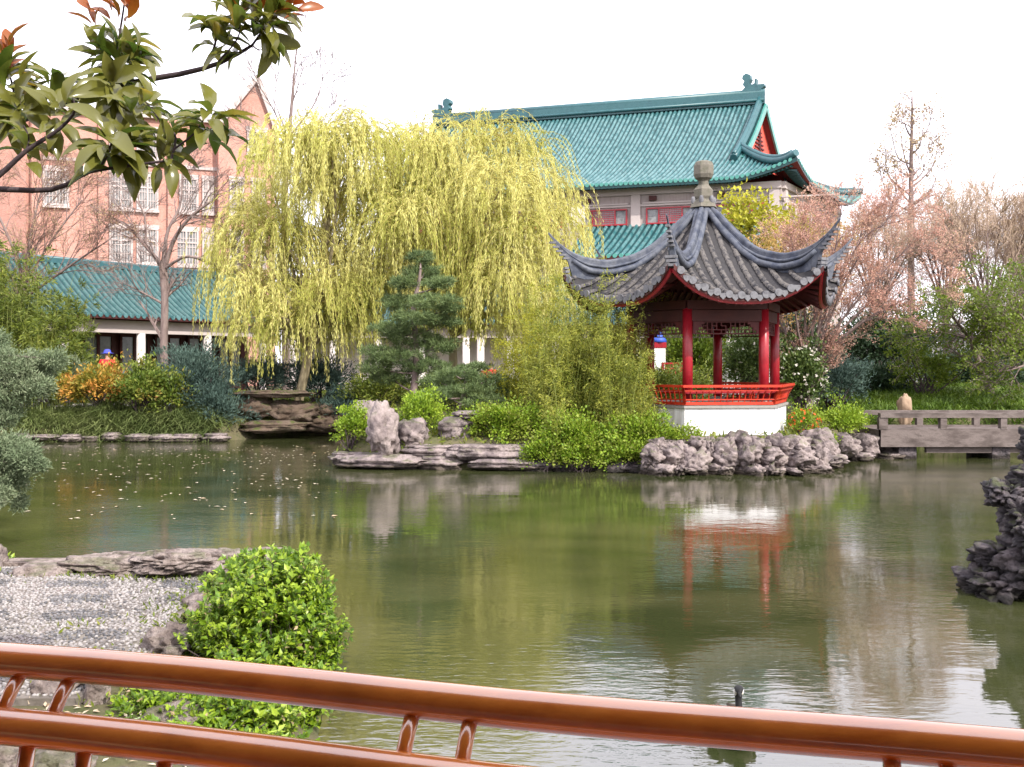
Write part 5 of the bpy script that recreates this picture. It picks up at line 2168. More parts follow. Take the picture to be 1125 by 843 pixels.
# ------------------------------------------------------------------ bamboo thicket left of the pavilion
def bamboo(label, pxs, Y, seed, n, lm, ztop, zbase=.5, group=None, spread=.6, lf=(.10, .016), per=170, name='bamboo_thicket', droop=.10):
    rng = np.random.default_rng(seed)
    x0, x1 = X_(pxs[0], Y), X_(pxs[1], Y)
    root = thing(name, label, 'bamboo', ((x0 + x1) / 2, Y, zbase), group)
    b = np.stack([rng.uniform(x0, x1, n), Y + rng.normal(size=n) * spread, np.full(n, zbase)], 1)
    u = (b[:, 0] - x0) / (x1 - x0)
    h = np.interp(u, ztop[0], ztop[1]) * rng.uniform(.55, 1.03, n) - zbase
    K = 9
    d = unit(np.stack([rng.normal(size=n) * .10, rng.normal(size=n) * .10, np.ones(n)], 1))
    p = b
    path = [p]
    for k in range(K - 1):
        p = p + d * (h / (K - 1))[:, None]
        path.append(p)
        d = unit(d + rng.normal(size=(n, 3)) * .05 + np.array([0, 0, -.04 * (k > 4)]))
    S = np.stack(path, 1)
    V, Q = tubes([(S, np.broadcast_to(np.linspace(.013, .003, K), (n, K)), 4)])
    npmesh('stems', V, Q, MT['bamboo'], root)
    P1, R1 = grow(S, np.full((n, K), .006), 9, .45, rng, ang=(.5, 1.1), up=.15, wig=.15, K=5, t0=.12, trop=-droop, rs=.7)
    V, Q = tubes([(P1, np.maximum(R1, .002), 3)])
    npmesh('twigs', V, Q, MT['bamboo'], root)
    Pl, Tl = along(P1, per // 9, rng, .05)
    m_ = len(Pl)
    s = rng.uniform(.6, 1.2, m_)
    L_ = Leaves()
    L_.add(Pl + rng.normal(size=(m_, 3)) * .05, unit(Tl + rdir(m_, rng) * .8 + np.array([0, 0, -.3])), rdir(m_, rng), lf[0] * s, lf[1] * s * 1.3)
    L_.build('leaves', LM[lm], root)


bamboo('feathery olive-green bamboo clump close to the left side of the pavilion', (590, 704), 24.6, 31, 150, 'bamboo',
       ([0, .3, .6, .85, 1], [3.6, 4.6, 4.5, 3.9, 2.5]), .6, per=330)
bamboo('paler yellow bamboo plumes behind the olive clump, reaching the roof tip', (548, 690), 26.6, 32, 110, 'yellowgreen',
       ([0, .3, .6, .85, 1], [3.0, 4.5, 5.2, 4.9, 4.5]), .7, per=330)
bamboo('thin outer bamboo stems in front of the pavilion base corner', (668, 716), 23.6, 33, 26, 'bamboo', ([0, 1], [3.6, 2.3]), .6, per=150, spread=.3)
bamboo('yellow-green bamboo mass at the far left bank under the bare tree', (-70, 86), 34.5, 34, 200, 'olive',
       ([0, .5, .8, 1], [7.0, 6.6, 5.6, 4.0]), 1.0, lf=(.2, .035), per=200, spread=1.3)

# ------------------------------------------------------------------ shrubs
G_ = MT['bark_dark']
bush('green_shrub', 'bright green shrub over the rocks at the centre of the peninsula front', 'shrub', 556, 446, 502, 92, 24.2, LM['bright'], 90, 90,
     (.07, .045), cr=.2, seed=41, stem=G_, zbot=.45)
bush('green_shrub', 'bright green shrub trailing to the water left of the pavilion rocks', 'shrub', 634, 458, 518, 104, 23.4, LM['bright'], 120, 90,
     (.07, .045), cr=.2, seed=42, stem=G_, zbot=.1)
bush('green_shrub', 'bright green shrub at the foot of the white pavilion base', 'shrub', 702, 456, 516, 84, 23.25, LM['bright'], 100, 90,
     (.07, .045), cr=.19, seed=43, stem=G_, zbot=.1)
bush('green_shrub', 'small sprig of green shrub spilling over the mauve rocks below the base', 'shrub', 752, 470, 490, 36, 22.9, LM['bright'], 16, 60,
     (.06, .04), cr=.12, seed=44, stem=G_)
for i, (px, w) in enumerate(((598, 60), (640, 64), (684, 60))):
    bush('green_shrub', ['low trailing green shoots at the water, leftmost of three', 'low trailing green shoots at the water, middle of three',
                         'low trailing green shoots at the water, nearest the pavilion rocks'][i], 'shrub', px, 484, 521, w, 22.95 - .1 * i, LM['bright'], 50, 80,
         (.065, .04), cr=.14, seed=48 + i * 100, stem=G_, zbot=.02, depth=.35)
bush('green_shrub', 'lime green shrub left of the tall pale stone', 'shrub', 388, 445, 500, 40, 24.4, LM['lime'], 50, 70, (.065, .042), cr=.13, seed=45, stem=G_, zbot=.3)
bush('green_shrub', 'lime green shrub between the pale stone and the shelf rock', 'shrub', 462, 428, 478, 62, 25.2, LM['lime'], 70, 70, (.065, .042), cr=.15, seed=46, stem=G_)
bush('green_shrub', 'shaded green shrub beneath the low pine', 'shrub', 520, 448, 480, 70, 26.0, LM['bright'], 60, 60, (.07, .045), cr=.18, seed=47, stem=G_)
bush('nandina_bush', 'orange-tinted leafy bush in front of the person in red', 'shrub', 108, 402, 450, 74, 32.6, LM['nandina'], 90, 70, (.12, .06), cr=.24, seed=51, stem=G_)
bush('nandina_bush', 'green and orange bush between the orange one and the blue-grey juniper', 'shrub', 156, 402, 452, 62, 32.4, LM['nandina2'], 80, 70, (.12, .06), cr=.24, seed=52, stem=G_)
bush('nandina_bush', 'dark green bush with reddish tops beside the big juniper', 'shrub', 188, 408, 462, 40, 32.4, LM['nandina2'], 50, 60, (.12, .06), cr=.22, seed=53, stem=G_)
bush('nandina_bush', 'small yellow-green bush beside the pale path', 'shrub', 47, 410, 440, 46, 32.6, LM['nandina2'], 50, 60, (.11, .055), cr=.22, seed=54, stem=G_)
JU = dict(T=T_DIA, up=.5)
bush('juniper_bush', 'large blue-grey juniper on the far bank right of the orange bushes', 'juniper', 215, 380, 472, 96, 33.2, LM['juniper'], 150, 110, (.14, .03), cr=.26, seed=61, stem=G_, **JU)
bush('juniper_bush', 'blue-grey juniper behind the brown outcrop', 'juniper', 285, 392, 440, 70, 35.4, LM['juniper'], 90, 100, (.14, .03), cr=.25, seed=62, stem=G_, **JU)
bush('juniper_bush', 'blue-grey juniper above the right end of the outcrop', 'juniper', 350, 394, 446, 76, 36, LM['juniper'], 90, 100, (.14, .03), cr=.25, seed=63, stem=G_, **JU)
bush('juniper_bush', 'small grey-green juniper behind the small yellow-green bush', 'juniper', 68, 395, 442, 50, 34, LM['juniper2'], 60, 90, (.14, .03), cr=.24, seed=64, stem=G_, **JU)
bush('juniper_bush', 'dark juniper low beside the water gap', 'juniper', 372, 430, 474, 40, 34.8, LM['juniper'], 50, 90, (.13, .03), cr=.22, seed=65, stem=G_, **JU)
bush('juniper_bush', 'juniper spray hanging between outcrop and big juniper', 'juniper', 240, 430, 480, 50, 32.6, LM['juniper'], 60, 90, (.13, .03), cr=.22, seed=66, stem=G_, zbot=.2, **JU)
bush('camellia_bush', 'tall white-flowered camellia at the right corner of the pavilion', 'camellia', 880, 374, 462, 54, 27.6, LM['camellia'], 110, 60, (.10, .055), cr=.2, seed=71, stem=G_)
bush('camellia_bush', 'shaded camellia seen between the right-hand pavilion columns', 'camellia', 822, 366, 440, 60, 31.5, LM['camellia'], 90, 60, (.11, .06), cr=.24, seed=72, stem=G_)


def blooms(parent_label, px, pytop, pybot, wpx, Y, n, size, lm, seed, name='flowers'):
    rng = np.random.default_rng(seed)
    for o in COL.objects:
        if o.get('label') == parent_label:
            root = o
    c = np.array(W(px, (pytop + pybot) / 2, Y))
    rad = np.array([wpx / F * Y / 2, wpx / F * Y * .4, (pybot - pytop) / F * Y / 2])
    C, D = blob(rng, c, rad, n, .9, False)
    k = 6
    idx = np.repeat(np.arange(n), k)
    A = unit(D[idx] * .6 + rdir(n * k, rng))
    L_ = Leaves()
    L_.add(C[idx], A, D[idx], size * rng.uniform(.7, 1.2, n * k), size * .8, T_FOLD)
    L_.build(name, lm, root)


blooms('tall white-flowered camellia at the right corner of the pavilion', 880, 378, 448, 58, 27.6, 110, .06, LM['petal'], 1)
blooms('shaded camellia seen between the right-hand pavilion columns', 822, 370, 420, 60, 31.5, 50, .06, LM['petal'], 2)
bush('azalea_bush', 'rounded yellow-green shrub on the rock bank right of the pavilion', 'shrub', 928, 444, 484, 54, 26.0, LM['lime'], 70, 70, (.06, .035), cr=.15, seed=81, stem=G_)
bush('azalea_bush', 'small shrub with orange-red flowers beside the pavilion base', 'shrub', 885, 448, 482, 38, 25.2, LM['lime'], 36, 60, (.055, .03), cr=.13, seed=82, stem=G_)
blooms('small shrub with orange-red flowers beside the pavilion base', 884, 450, 474, 36, 25.1, 46, .045, LM['redpetal'], 3)
bush('azalea_bush', 'yellow sprig low on the bank rocks beside the rounded shrub', 'shrub', 905, 476, 496, 26, 24.6, LM['lime'], 18, 50, (.05, .03), cr=.1, seed=83, stem=G_)
bush('evergreen_bush', 'bushy green shrub seen through the middle of the pavilion', 'shrub', 762, 352, 414, 84, 39, LM['maple'], 120, 70, (.16, .08), cr=.32, seed=84, stem=G_, zbot=1)
bush('evergreen_bush', 'low shrub in front of the white wall behind the pavilion', 'shrub', 748, 404, 436, 90, 35, LM['olive'], 80, 60, (.1, .05), cr=.24, seed=85, stem=G_, zbot=.8)
bush('evergreen_bush', 'dark green bush at the pavilion rear right', 'shrub', 835, 350, 430, 50, 36, LM['camellia'], 80, 60, (.12, .06), cr=.28, seed=86, stem=G_, zbot=.9)
bush('evergreen_bush', 'dark rounded evergreen left of the bridge end', 'shrub', 915, 392, 458, 70, 32.5, LM['juniper'], 110, 90, (.12, .03), cr=.3, seed=87, stem=G_, zbot=.9)
bush('evergreen_bush', 'dark evergreen behind the upright stone', 'shrub', 965, 402, 456, 80, 35, LM['dark'], 110, 70, (.13, .05), cr=.3, seed=88, stem=G_, zbot=.9)
bush('evergreen_bush', 'tall dark evergreen under the pink tree', 'shrub', 975, 340, 440, 120, 40, LM['dark'], 170, 70, (.18, .08), cr=.42, seed=89, stem=G_, zbot=1.2)
bush('evergreen_bush', 'lowest dark hedge mass behind the green maple trunk', 'shrub', 1075, 392, 448, 150, 37, LM['dark'], 150, 70, (.16, .07), cr=.38, seed=90, stem=G_, zbot=1.2)
bush('evergreen_bush', 'dark evergreen filling the gap at the right frame edge', 'shrub', 1135, 340, 440, 110, 40, LM['dark'], 150, 70, (.18, .08), cr=.42, seed=91, stem=G_, zbot=1.3)
bush('evergreen_bush', 'dark evergreen behind the camellia', 'shrub', 890, 345, 430, 70, 37.5, LM['dark'], 110, 70, (.15, .07), cr=.34, seed=92, stem=G_, zbot=1)
bush('evergreen_bush', 'light green airy shrub in front of the dark evergreens', 'shrub', 1018, 376, 432, 84, 33.5, LM['maple'], 60, 60, (.10, .06), cr=.22, seed=93, stem=G_, zbot=1.2)
for i, (px, w) in enumerate([(590, 120), (500, 110), (420, 90)]):
    bush('hedge_shrub', ['olive shrub behind the bamboo, before the gallery', 'olive shrub behind the low pine, before the gallery',
                         'olive shrub behind the tiered pine, before the gallery'][i], 'shrub', px, 412, 450, w, 33 + i, LM['olive'], 90, 60, (.13, .05), cr=.28, seed=95 + i, stem=G_, zbot=.8)
for i, px in enumerate((650, 712)):
    bush('hedge_shrub', ['olive shrub low behind the left pavilion columns', 'shrub directly behind the pavilion base'][i], 'shrub', px, 398, 450, 90, 31 + i, LM['olive'], 90, 60, (.11, .05), cr=.26, seed=105 + i, stem=G_, zbot=.7)


# grassy mounds at the far left waterline and behind the bridge
def grass(name, label, pts_fn, n, blade, wid, lm, seed, arch=.9, cat=None, kind=None, blades=1):
    rng = np.random.default_rng(seed)
    P = pts_fn(n, rng)
    d = rdir(n, rng)
    d[:, 2] = np.abs(d[:, 2]) * 1.0 + .5
    s = rng.uniform(.5, 1.2, n)
    L_ = Leaves()
    L_.add(P, unit(d), np.array([0, 0, 1.]) + rng.normal(size=(n, 3)) * .2, blade * s, wid * s, T_BLADE, droop=arch * rng.uniform(.5, 1.3, n))
    o = L_.build(name, lm)
    if kind:
        o['kind'] = kind
    if cat:
        tag(o, label, cat)
    return o


gp = [(30, 466, 44), (72, 464, 50), (112, 462, 46), (150, 462, 50), (190, 462, 50), (222, 466, 36)]
for i, (px, py, w) in enumerate(gp):
    def fn(n, rng, px=px, w=w):
        Y = 32.1
        x = X_(px, Y) + rng.normal(size=n) * w / F * Y * .27
        y = Y + .3 + rng.normal(size=n) * .42
        z = ghgt(x, y) + (.34 if px > 100 else .08) * np.exp(-((x - X_(px, Y)) / (w / F * Y * .4)) ** 2) * rng.uniform(.2, 1, n)
        return np.stack([x, y, z], 1)
    grass('sedge_clump', ['first weeping sedge clump from the left on the far bank', 'weeping sedge clump left of the orange bush, over the kerb',
                          'weeping sedge clump under the orange bush', 'weeping sedge clump under the green and orange bush',
                          'weeping sedge clump before the red-topped bush', 'last sedge clump beside the brown outcrop'][i],
          fn, 3600, .45 if px > 100 else .36, .022, LM['sedge'], 130 + i, 1.15, 'sedge')


def lawn(n, rng):
    x = rng.uniform(9.5, 24, n)
    y = rng.uniform(29.2, 37, n)
    return np.stack([x, y, ghgt(x, y)], 1)


grass('grass', None, lawn, 52000, .26, .035, LM['grass'], 140, .5, kind='stuff')


def cover(n, rng):
    x = rng.uniform(-21, 9, n)
    y = rng.uniform(22.5, 50, n)
    z = ghgt(x, y)
    k = z > .25
    return np.stack([x, y, z], 1)[k]


rng0 = np.random.default_rng(9)
Pc = cover(60000, rng0)
n = len(Pc)
L_ = Leaves()
s = rng0.uniform(.5, 1.3, n)
L_.add(Pc, unit(rdir(n, rng0) + np.array([0, 0, .7])), rdir(n, rng0), .16 * s, .06 * s)
o = L_.build('ground_cover', LM['olive'])
o['kind'] = 'stuff'

# ------------------------------------------------------------------ trees
tw = lambda **k: k
bare_tree('bare_tree', 'bare spreading tree with a single trunk in front of the teal corridor roof', 'tree',
          [[W(181, 432, 35.5), W(180, 380, 35.5), W(181, 330, 35.5), W(178, 290, 35.5)],
           [W(179, 300, 35.5), W(192, 262, 35.3), W(212, 236, 35), W(238, 218, 34.8)],
           [W(178, 292, 35.5), W(160, 270, 35.8), W(140, 248, 36), W(122, 240, 36.2)],
           [W(179, 290, 35.5), W(184, 255, 35.6), W(198, 225, 35.8), W(200, 190, 36)],
           [W(180, 296, 35.5), W(205, 282, 35), W(235, 290, 34.8), W(262, 300, 34.6)],
           [W(181, 335, 35.5), W(163, 325, 35.4), W(140, 313, 35.2)],
           [W(160, 270, 35.8), W(158, 235, 36), W(140, 208, 36.2)]],
          [[.17, .14, .13, .12], [.09, .06, .03], [.085, .06, .03], [.08, .05, .02], [.06, .04, .02], [.05, .035, .015], [.05, .03, .015]], MT['bark'], MT['bark'],
          [tw(m=9, length=1.5, ang=(.4, 1.0), up=.18, wig=.14, K=7, t0=.35, rs=.5),
           tw(m=6, length=.8, ang=(.4, .9), up=.1, wig=.18, K=6, rs=.55), tw(m=5, length=.45, ang=(.4, .9), wig=.2, K=5, rs=.6)], 151, minr=.006)
bare_tree('bare_tree', 'hazy reddish-brown bare tree above the bamboo at the left edge', 'tree',
          [[W(20, 420, 37), W(22, 340, 37), W(30, 280, 37)], [W(22, 320, 37), W(60, 260, 37), W(90, 220, 37)], [W(25, 300, 37), W(0, 240, 37), W(-20, 210, 37)],
           [W(28, 290, 37), W(40, 230, 37.3), W(50, 195, 37.5)], [W(24, 330, 37), W(80, 290, 36.5), W(118, 265, 36)]],
          [[.15, .12, .08]] + [[.06, .04, .02]] * 4, MT['bark'], MT['twig_pink'],
          [tw(m=12, length=1.7, ang=(.3, .9), up=.25, wig=.1, K=6, t0=.3, rs=.5), tw(m=7, length=1.0, ang=(.3, .8), up=.1, wig=.14, K=5, rs=.55),
           tw(m=6, length=.55, ang=(.3, .8), wig=.15, K=4, rs=.6)], 152, minr=.006, leaf=(.05, .03, 3, .03), leafm=LM['brownbud'])
bare_tree('bare_tree', 'thin bare treetop rising behind the left willow against the sky', 'tree',
          [[(X_(315, 48), 48, 1), W(312, 250, 48), W(318, 150, 48), W(322, 95, 48), W(326, 50, 48)], [W(318, 160, 48), W(300, 120, 48), W(285, 95, 48)],
           [W(318, 150, 48), W(345, 115, 48), W(355, 85, 48)], [W(314, 200, 48), W(340, 160, 48), W(365, 130, 48)], [W(316, 200, 48), W(290, 165, 48), W(262, 150, 48)]],
          [[.2, .15, .1, .05, .02]] + [[.05, .03, .015]] * 4, MT['bark'], MT['bark'],
          [tw(m=9, length=1.9, ang=(.3, .8), up=.3, wig=.1, K=6, t0=.4, rs=.5), tw(m=5, length=1.0, ang=(.3, .8), up=.1, wig=.12, K=5, rs=.55),
           tw(m=3, length=.5, ang=(.3, .8), wig=.15, K=4, rs=.6)], 153, minr=.009)
# pink fan-shaped tree right of the pavilion
st = W(888, 462, 28.6)
limbs = [[st, W(890, 430, 28.6), W(893, 405, 28.6)]]
for (a, b, c_) in (((880, 380), (872, 330), (868, 280)), ((892, 370), (900, 310), (905, 250)), ((905, 360), (930, 300), (950, 245)), ((915, 365), (960, 310), (1000, 270)),
                   ((920, 375), (970, 340), (1020, 320)), ((885, 365), (885, 300), (890, 240)), ((900, 355), (915, 290), (925, 225)), ((912, 350), (945, 280), (985, 230)),
                   ((876, 385), (855, 350), (850, 320)), ((918, 370), (965, 325), (1030, 285)), ((906, 345), (950, 260), (1005, 240))):
    j = RNG.uniform(-1.4, 1.4)
    limbs.append([W(892, 408, 28.6), W(a[0], a[1], 28.6 + j * .3), W(b[0], b[1], 28.6 + j * .7), W(c_[0], c_[1], 28.6 + j)])
bare_tree('pink_budding_tree', 'multi-stemmed tree fanning out right of the pavilion in a haze of pink buds', 'tree', limbs,
          [[.12, .10, .09]] + [[.055, .04, .022, .01]] * 11, MT['bark'], MT['twig_pink'],
          [tw(m=11, length=1.15, ang=(.25, .7), up=.12, wig=.1, K=6, t0=.3, rs=.5, tl=.3), tw(m=7, length=.7, ang=(.3, .7), up=.08, wig=.12, K=5, rs=.55),
           tw(m=5, length=.4, ang=(.3, .8), wig=.15, K=4, rs=.6)], 154, minr=.0035, leaf=(.045, .03, 8, .03), leafm=LM['pinkbud'])
# tall thin tree against the sky
mains = [[(X_(1001, 50), 50, 1.4), W(1001, 300, 50), W(1001, 240, 50), W(1001, 180, 50), W(1002, 130, 50), W(1002, 98, 50)]]
for (y0, x1, y1, x2, y2) in ((226, 1025, 205, 1034, 175), (224, 985, 200, 982, 170), (235, 1030, 222, 1048, 195), (200, 1015, 185, 1022, 150), (192, 992, 165, 988, 135),
                             (170, 1012, 155, 1016, 125), (232, 975, 215, 966, 185), (215, 975, 190, 972, 160), (206, 1026, 180, 1032, 150), (150, 994, 135, 990, 112),
                             (180, 985, 170, 978, 140), (160, 1020, 140, 1024, 120)):
    mains.append([W(1001, y0, 50), W((1001 + x1) / 2, (y0 + y1) / 2 + 3, 50), W(x1, y1, 50 + RNG.uniform(-1, 1)), W(x2, y2, 50 + RNG.uniform(-1.5, 1.5))])
bare_tree('slender_tree', 'tall slender cone-shaped bare tree against the white sky at right', 'tree', mains,
          [[.22, .17, .15, .10, .06, .02]] + [[.055, .04, .025, .012]] * 12, MT['bark'], MT['bark'],
          [tw(m=10, length=1.1, ang=(.5, 1.2), up=.2, wig=.15, K=5, t0=.3, rs=.45), tw(m=4, length=.5, ang=(.5, 1.1), wig=.2, K=4, rs=.6)],
          155, minr=.009, leaf=(.12, .07, 5, .10), leafm=LM['brownbud'])
# brown rounded bare trees at the right edge
for i, (px, top, w, Y, lb) in enumerate([(1085, 205, 90, 41, 'tan bare tree with dense upright twigs behind the green maple'),
                                         (1135, 215, 70, 43, 'tan bare tree cut by the right frame edge'),
                                         (1040, 235, 60, 45, 'tan bare tree between the slender tree and the dense one'),
                                         (965, 262, 66, 46, 'hazy bare tree behind the pink-budded tree')]):
    mains = [[(X_(px, Y), Y, 1.4), W(px, 380, Y), W(px - 2, 340, Y)]]
    for k in range(9):
        t = (k / 8 - .5)
        mains.append([W(px - 1, 350, Y), W(px + t * w * .5, 310, Y + RNG.uniform(-1, 1)), W(px + t * w * 1.0, 265 + abs(t) * 30, Y + RNG.uniform(-1.5, 1.5)),
                      W(px + t * w * 1.25, top + 22 + abs(t) * 60, Y + RNG.uniform(-2, 2))])
    bare_tree('bare_tree', lb, 'tree', mains, [[.2, .16, .14]] + [[.08, .05, .03, .012]] * 9, MT['bark'], MT['twig_brown'],
              [tw(m=10, length=1.8, ang=(.2, .7), up=.3, wig=.08, K=6, t0=.2, rs=.5, tl=.3), tw(m=7, length=1.1, ang=(.25, .7), up=.2, wig=.1, K=5, rs=.55),
               tw(m=5, length=.6, ang=(.3, .8), up=.1, wig=.15, K=4, rs=.6)], 160 + i, minr=.007, leaf=(.06, .035, 1, .04), leafm=LM['brownbud'])
# fresh green layered maple with forked trunk behind the bridge
bare_tree('green_maple', 'fresh green maple with a leaning forked trunk behind the bridge', 'maple',
          [[W(1094, 447, 33), W(1082, 415, 33), W(1074, 395, 33), W(1066, 370, 33)], [W(1068, 375, 33), W(1050, 352, 32.5), W(1038, 335, 32)],
           [W(1078, 402, 33), W(1095, 385, 32.5), W(1120, 365, 32)], [W(1066, 372, 33), W(1075, 345, 33.5), W(1085, 325, 34)],
           [W(1062, 372, 33), W(1030, 365, 33), W(1000, 372, 33)]],
          [[.14, .11, .1, .08], [.06, .04, .02], [.06, .04, .02], [.05, .03, .015], [.04, .03, .012]], MT['bark'], MT['bark'],
          [tw(m=9, length=1.3, ang=(.5, 1.2), up=.1, wig=.12, K=6, t0=.35, rs=.5, trop=-.03), tw(m=7, length=.8, ang=(.4, 1.0), up=-.02, wig=.12, K=5, rs=.55),
           tw(m=4, length=.4, ang=(.4, 1.0), wig=.15, K=4, rs=.6)], 170, minr=.004, leaf=(.085, .06, 7, .05), leafm=LM['maple'])
bare_tree('green_maple', 'fresh green leafy tree leaning in from the right frame edge', 'maple',
          [[(X_(1165, 31), 31, 1.2), W(1155, 400, 31), W(1140, 370, 31)], [W(1150, 390, 31), W(1125, 370, 31), W(1105, 365, 31)], [W(1142, 372, 31), W(1120, 345, 31), W(1100, 335, 31)],
           [W(1140, 370, 31), W(1130, 340, 31.5), W(1125, 320, 32)], [W(1150, 395, 31), W(1125, 402, 30.5), W(1105, 408, 30)]],
          [[.13, .1, .08]] + [[.05, .035, .015]] * 4, MT['bark'], MT['bark'],
          [tw(m=10, length=1.1, ang=(.5, 1.2), up=.05, wig=.12, K=6, t0=.3, rs=.5, trop=-.03), tw(m=7, length=.7, ang=(.4, 1.0), wig=.12, K=5, rs=.55),
           tw(m=4, length=.35, ang=(.4, 1.0), wig=.15, K=4, rs=.6)], 171, minr=.004, leaf=(.085, .06, 7, .05), leafm=LM['maple'])


# leafy yellow and tan trees behind the pavilion
def leafy(name, label, base, lobes, Y, lm, seed, leaf=(.2, .1), dens=1.0, cat='tree', bark='bark'):
    rng = np.random.default_rng(seed)
    b = Vector(base)
    root = thing(name, label, cat, b)
    PP, RR = [], []
    cs = [np.array(W(px, py, Y + rng.uniform(-1.5, 1.5))) for px, py, w, h in lobes]
    mid = np.mean(cs, 0)
    fork = np.array([b.x * .6 + mid[0] * .4, Y, (b.z + min(c[2] for c in cs)) / 2])
    p, r = onepath([b, (np.array(b) + fork) / 2, fork], [.2, .17, .14], 12)
    PP.append(p)
    RR.append(r)
    for c in cs:
        p, r = onepath([fork, (fork + c) / 2 + rng.normal(size=3) * .2, c], [.1, .06, .02], 12)
        PP.append(p)
        RR.append(r)
    P, R = np.concatenate(PP), np.concatenate(RR)
    V, Q = tubes([(P, R, 7)])
    npmesh('trunk', V, Q, MT[bark], root, smooth=True)
    P1, R1 = grow(P[1:], R[1:], 9, 1.1, rng, ang=(.4, 1.1), up=.2, wig=.15, K=5, t0=.4)
    V, Q = tubes([(P1, np.maximum(R1, .008), 4)])
    npmesh('branches', V, Q, MT[bark], root)
    L_ = Leaves()
    for c, (px, py, w, h) in zip(cs, lobes):
        s = Y / F
        m_ = int(w * h / 22 * dens)
        C, D = blob(rng, c, (w * s, w * s * .8, h * s), m_, .3, False)
        idx = np.repeat(np.arange(m_), 22)
        n = len(idx)
        P = C[idx] + rng.normal(size=(n, 3)) * .2
        sc = rng.uniform(.6, 1.3, n)
        L_.add(P, unit(rdir(n, rng) + D[idx] * .5 + np.array([0, 0, .4])), unit(rdir(n, rng) + np.array([0, 0, .6])), leaf[0] * sc, leaf[1] * sc, T_FOLD)
    L_.build('crown', LM[lm], root)


leafy('evergreen_tree', 'yellow-green leafy tree top just right of the pavilion finial', (X_(830, 42), 42, 1), [(808, 222, 20, 16), (825, 232, 26, 18), (840, 250, 30, 18),
      (815, 255, 24, 20), (868, 240, 22, 14), (888, 252, 22, 14), (850, 270, 30, 18)], 42, 'yellowgreen', 181, (.24, .12), .85)
leafy('tan_tree', 'tan and orange leafy tree below the yellow-green one, right of the pavilion roof', (X_(860, 38), 38, 1), [(835, 275, 30, 20), (860, 265, 30, 22), (895, 275, 34, 24), (880, 300, 40, 24), (905, 320, 34, 24), (850, 345, 34, 22), (885, 350, 30, 20),
      (925, 260, 22, 20), (850, 315, 30, 20)], 38, 'tanleaf', 182, (.13, .06), .9)
leafy('dark_tree', 'dark evergreen tree top at the far right among the tan bare trees', (X_(1130, 47), 47, 1.4), [(1112, 285, 14, 12), (1122, 270, 12, 14), (1128, 300, 18, 14), (1118, 320, 18, 14)], 47, 'dark', 183, (.2, .08), 1.2)
leafy('garden_tree', 'green tree mass behind the left pavilion columns', (X_(742, 43), 43, 1), [(735, 350, 26, 18), (770, 345, 30, 20), (800, 355, 30, 20), (820, 380, 28, 20), (760, 375, 30, 18)], 43, 'maple', 184, (.2, .1), 1.0)

# ------------------------------------------------------------------ juniper leaning in at the left edge
rng = np.random.default_rng(200)
root = thing('juniper_tree', 'sage-green juniper leaning over the water at the left frame edge', 'juniper', (-8.0, 13.2, .4))
L_ = Leaves()
PP, RR = [], []
p, r = onepath([(-8.0, 13.2, .3), (-7.8, 13.2, 1.0), (-7.6, 13.1, 1.9), (-7.5, 13.0, 2.9)], [.13, .1, .06, .03], 12)
PP.append(p)
RR.append(r)
for (px, py, wr, hr) in [(12, 400, 34, 16), (42, 405, 22, 12), (8, 430, 30, 16), (35, 425, 22, 12), (0, 455, 24, 14), (-15, 380, 26, 20), (8, 490, 26, 13), (28, 500, 20, 11),
                         (5, 515, 26, 13), (38, 512, 12, 8), (15, 530, 20, 10), (0, 545, 12, 9), (22, 553, 9, 6), (-15, 500, 24, 20), (60, 395, 12, 8), (-20, 430, 26, 26)]:
    Yc = 13 + rng.uniform(-.5, .5)
    c = np.array(W(px, py, Yc))
    a = p[0][int(np.argmin(np.abs(p[0][:, 2] - c[2])))]
    q, w = onepath([a, (a + c) / 2 + np.array([0, 0, .08]), c], [.03, .02, .008], 12)
    PP.append(q)
    RR.append(w)
    m_ = int(wr * hr * .24) + 8
    C, D = blob(rng, c, (wr * Yc / F, wr * Yc / F * .8, hr * Yc / F), m_, .25, False)
    idx = np.repeat(np.arange(m_), 42)
    n = len(idx)
    s = rng.uniform(.6, 1.2, n)
    L_.add(C[idx] + rng.normal(size=(n, 3)) * .035, unit(rdir(n, rng) + D[idx] * .7 + np.array([.2, 0, .5])), rdir(n, rng), .055 * s, .014 * s)
V, Q = tubes([(np.concatenate(PP), np.concatenate(RR), 7)])
npmesh('trunk', V, Q, MT['bark'], root, smooth=True)
L_.build('crown', LM['juniper2'], root)

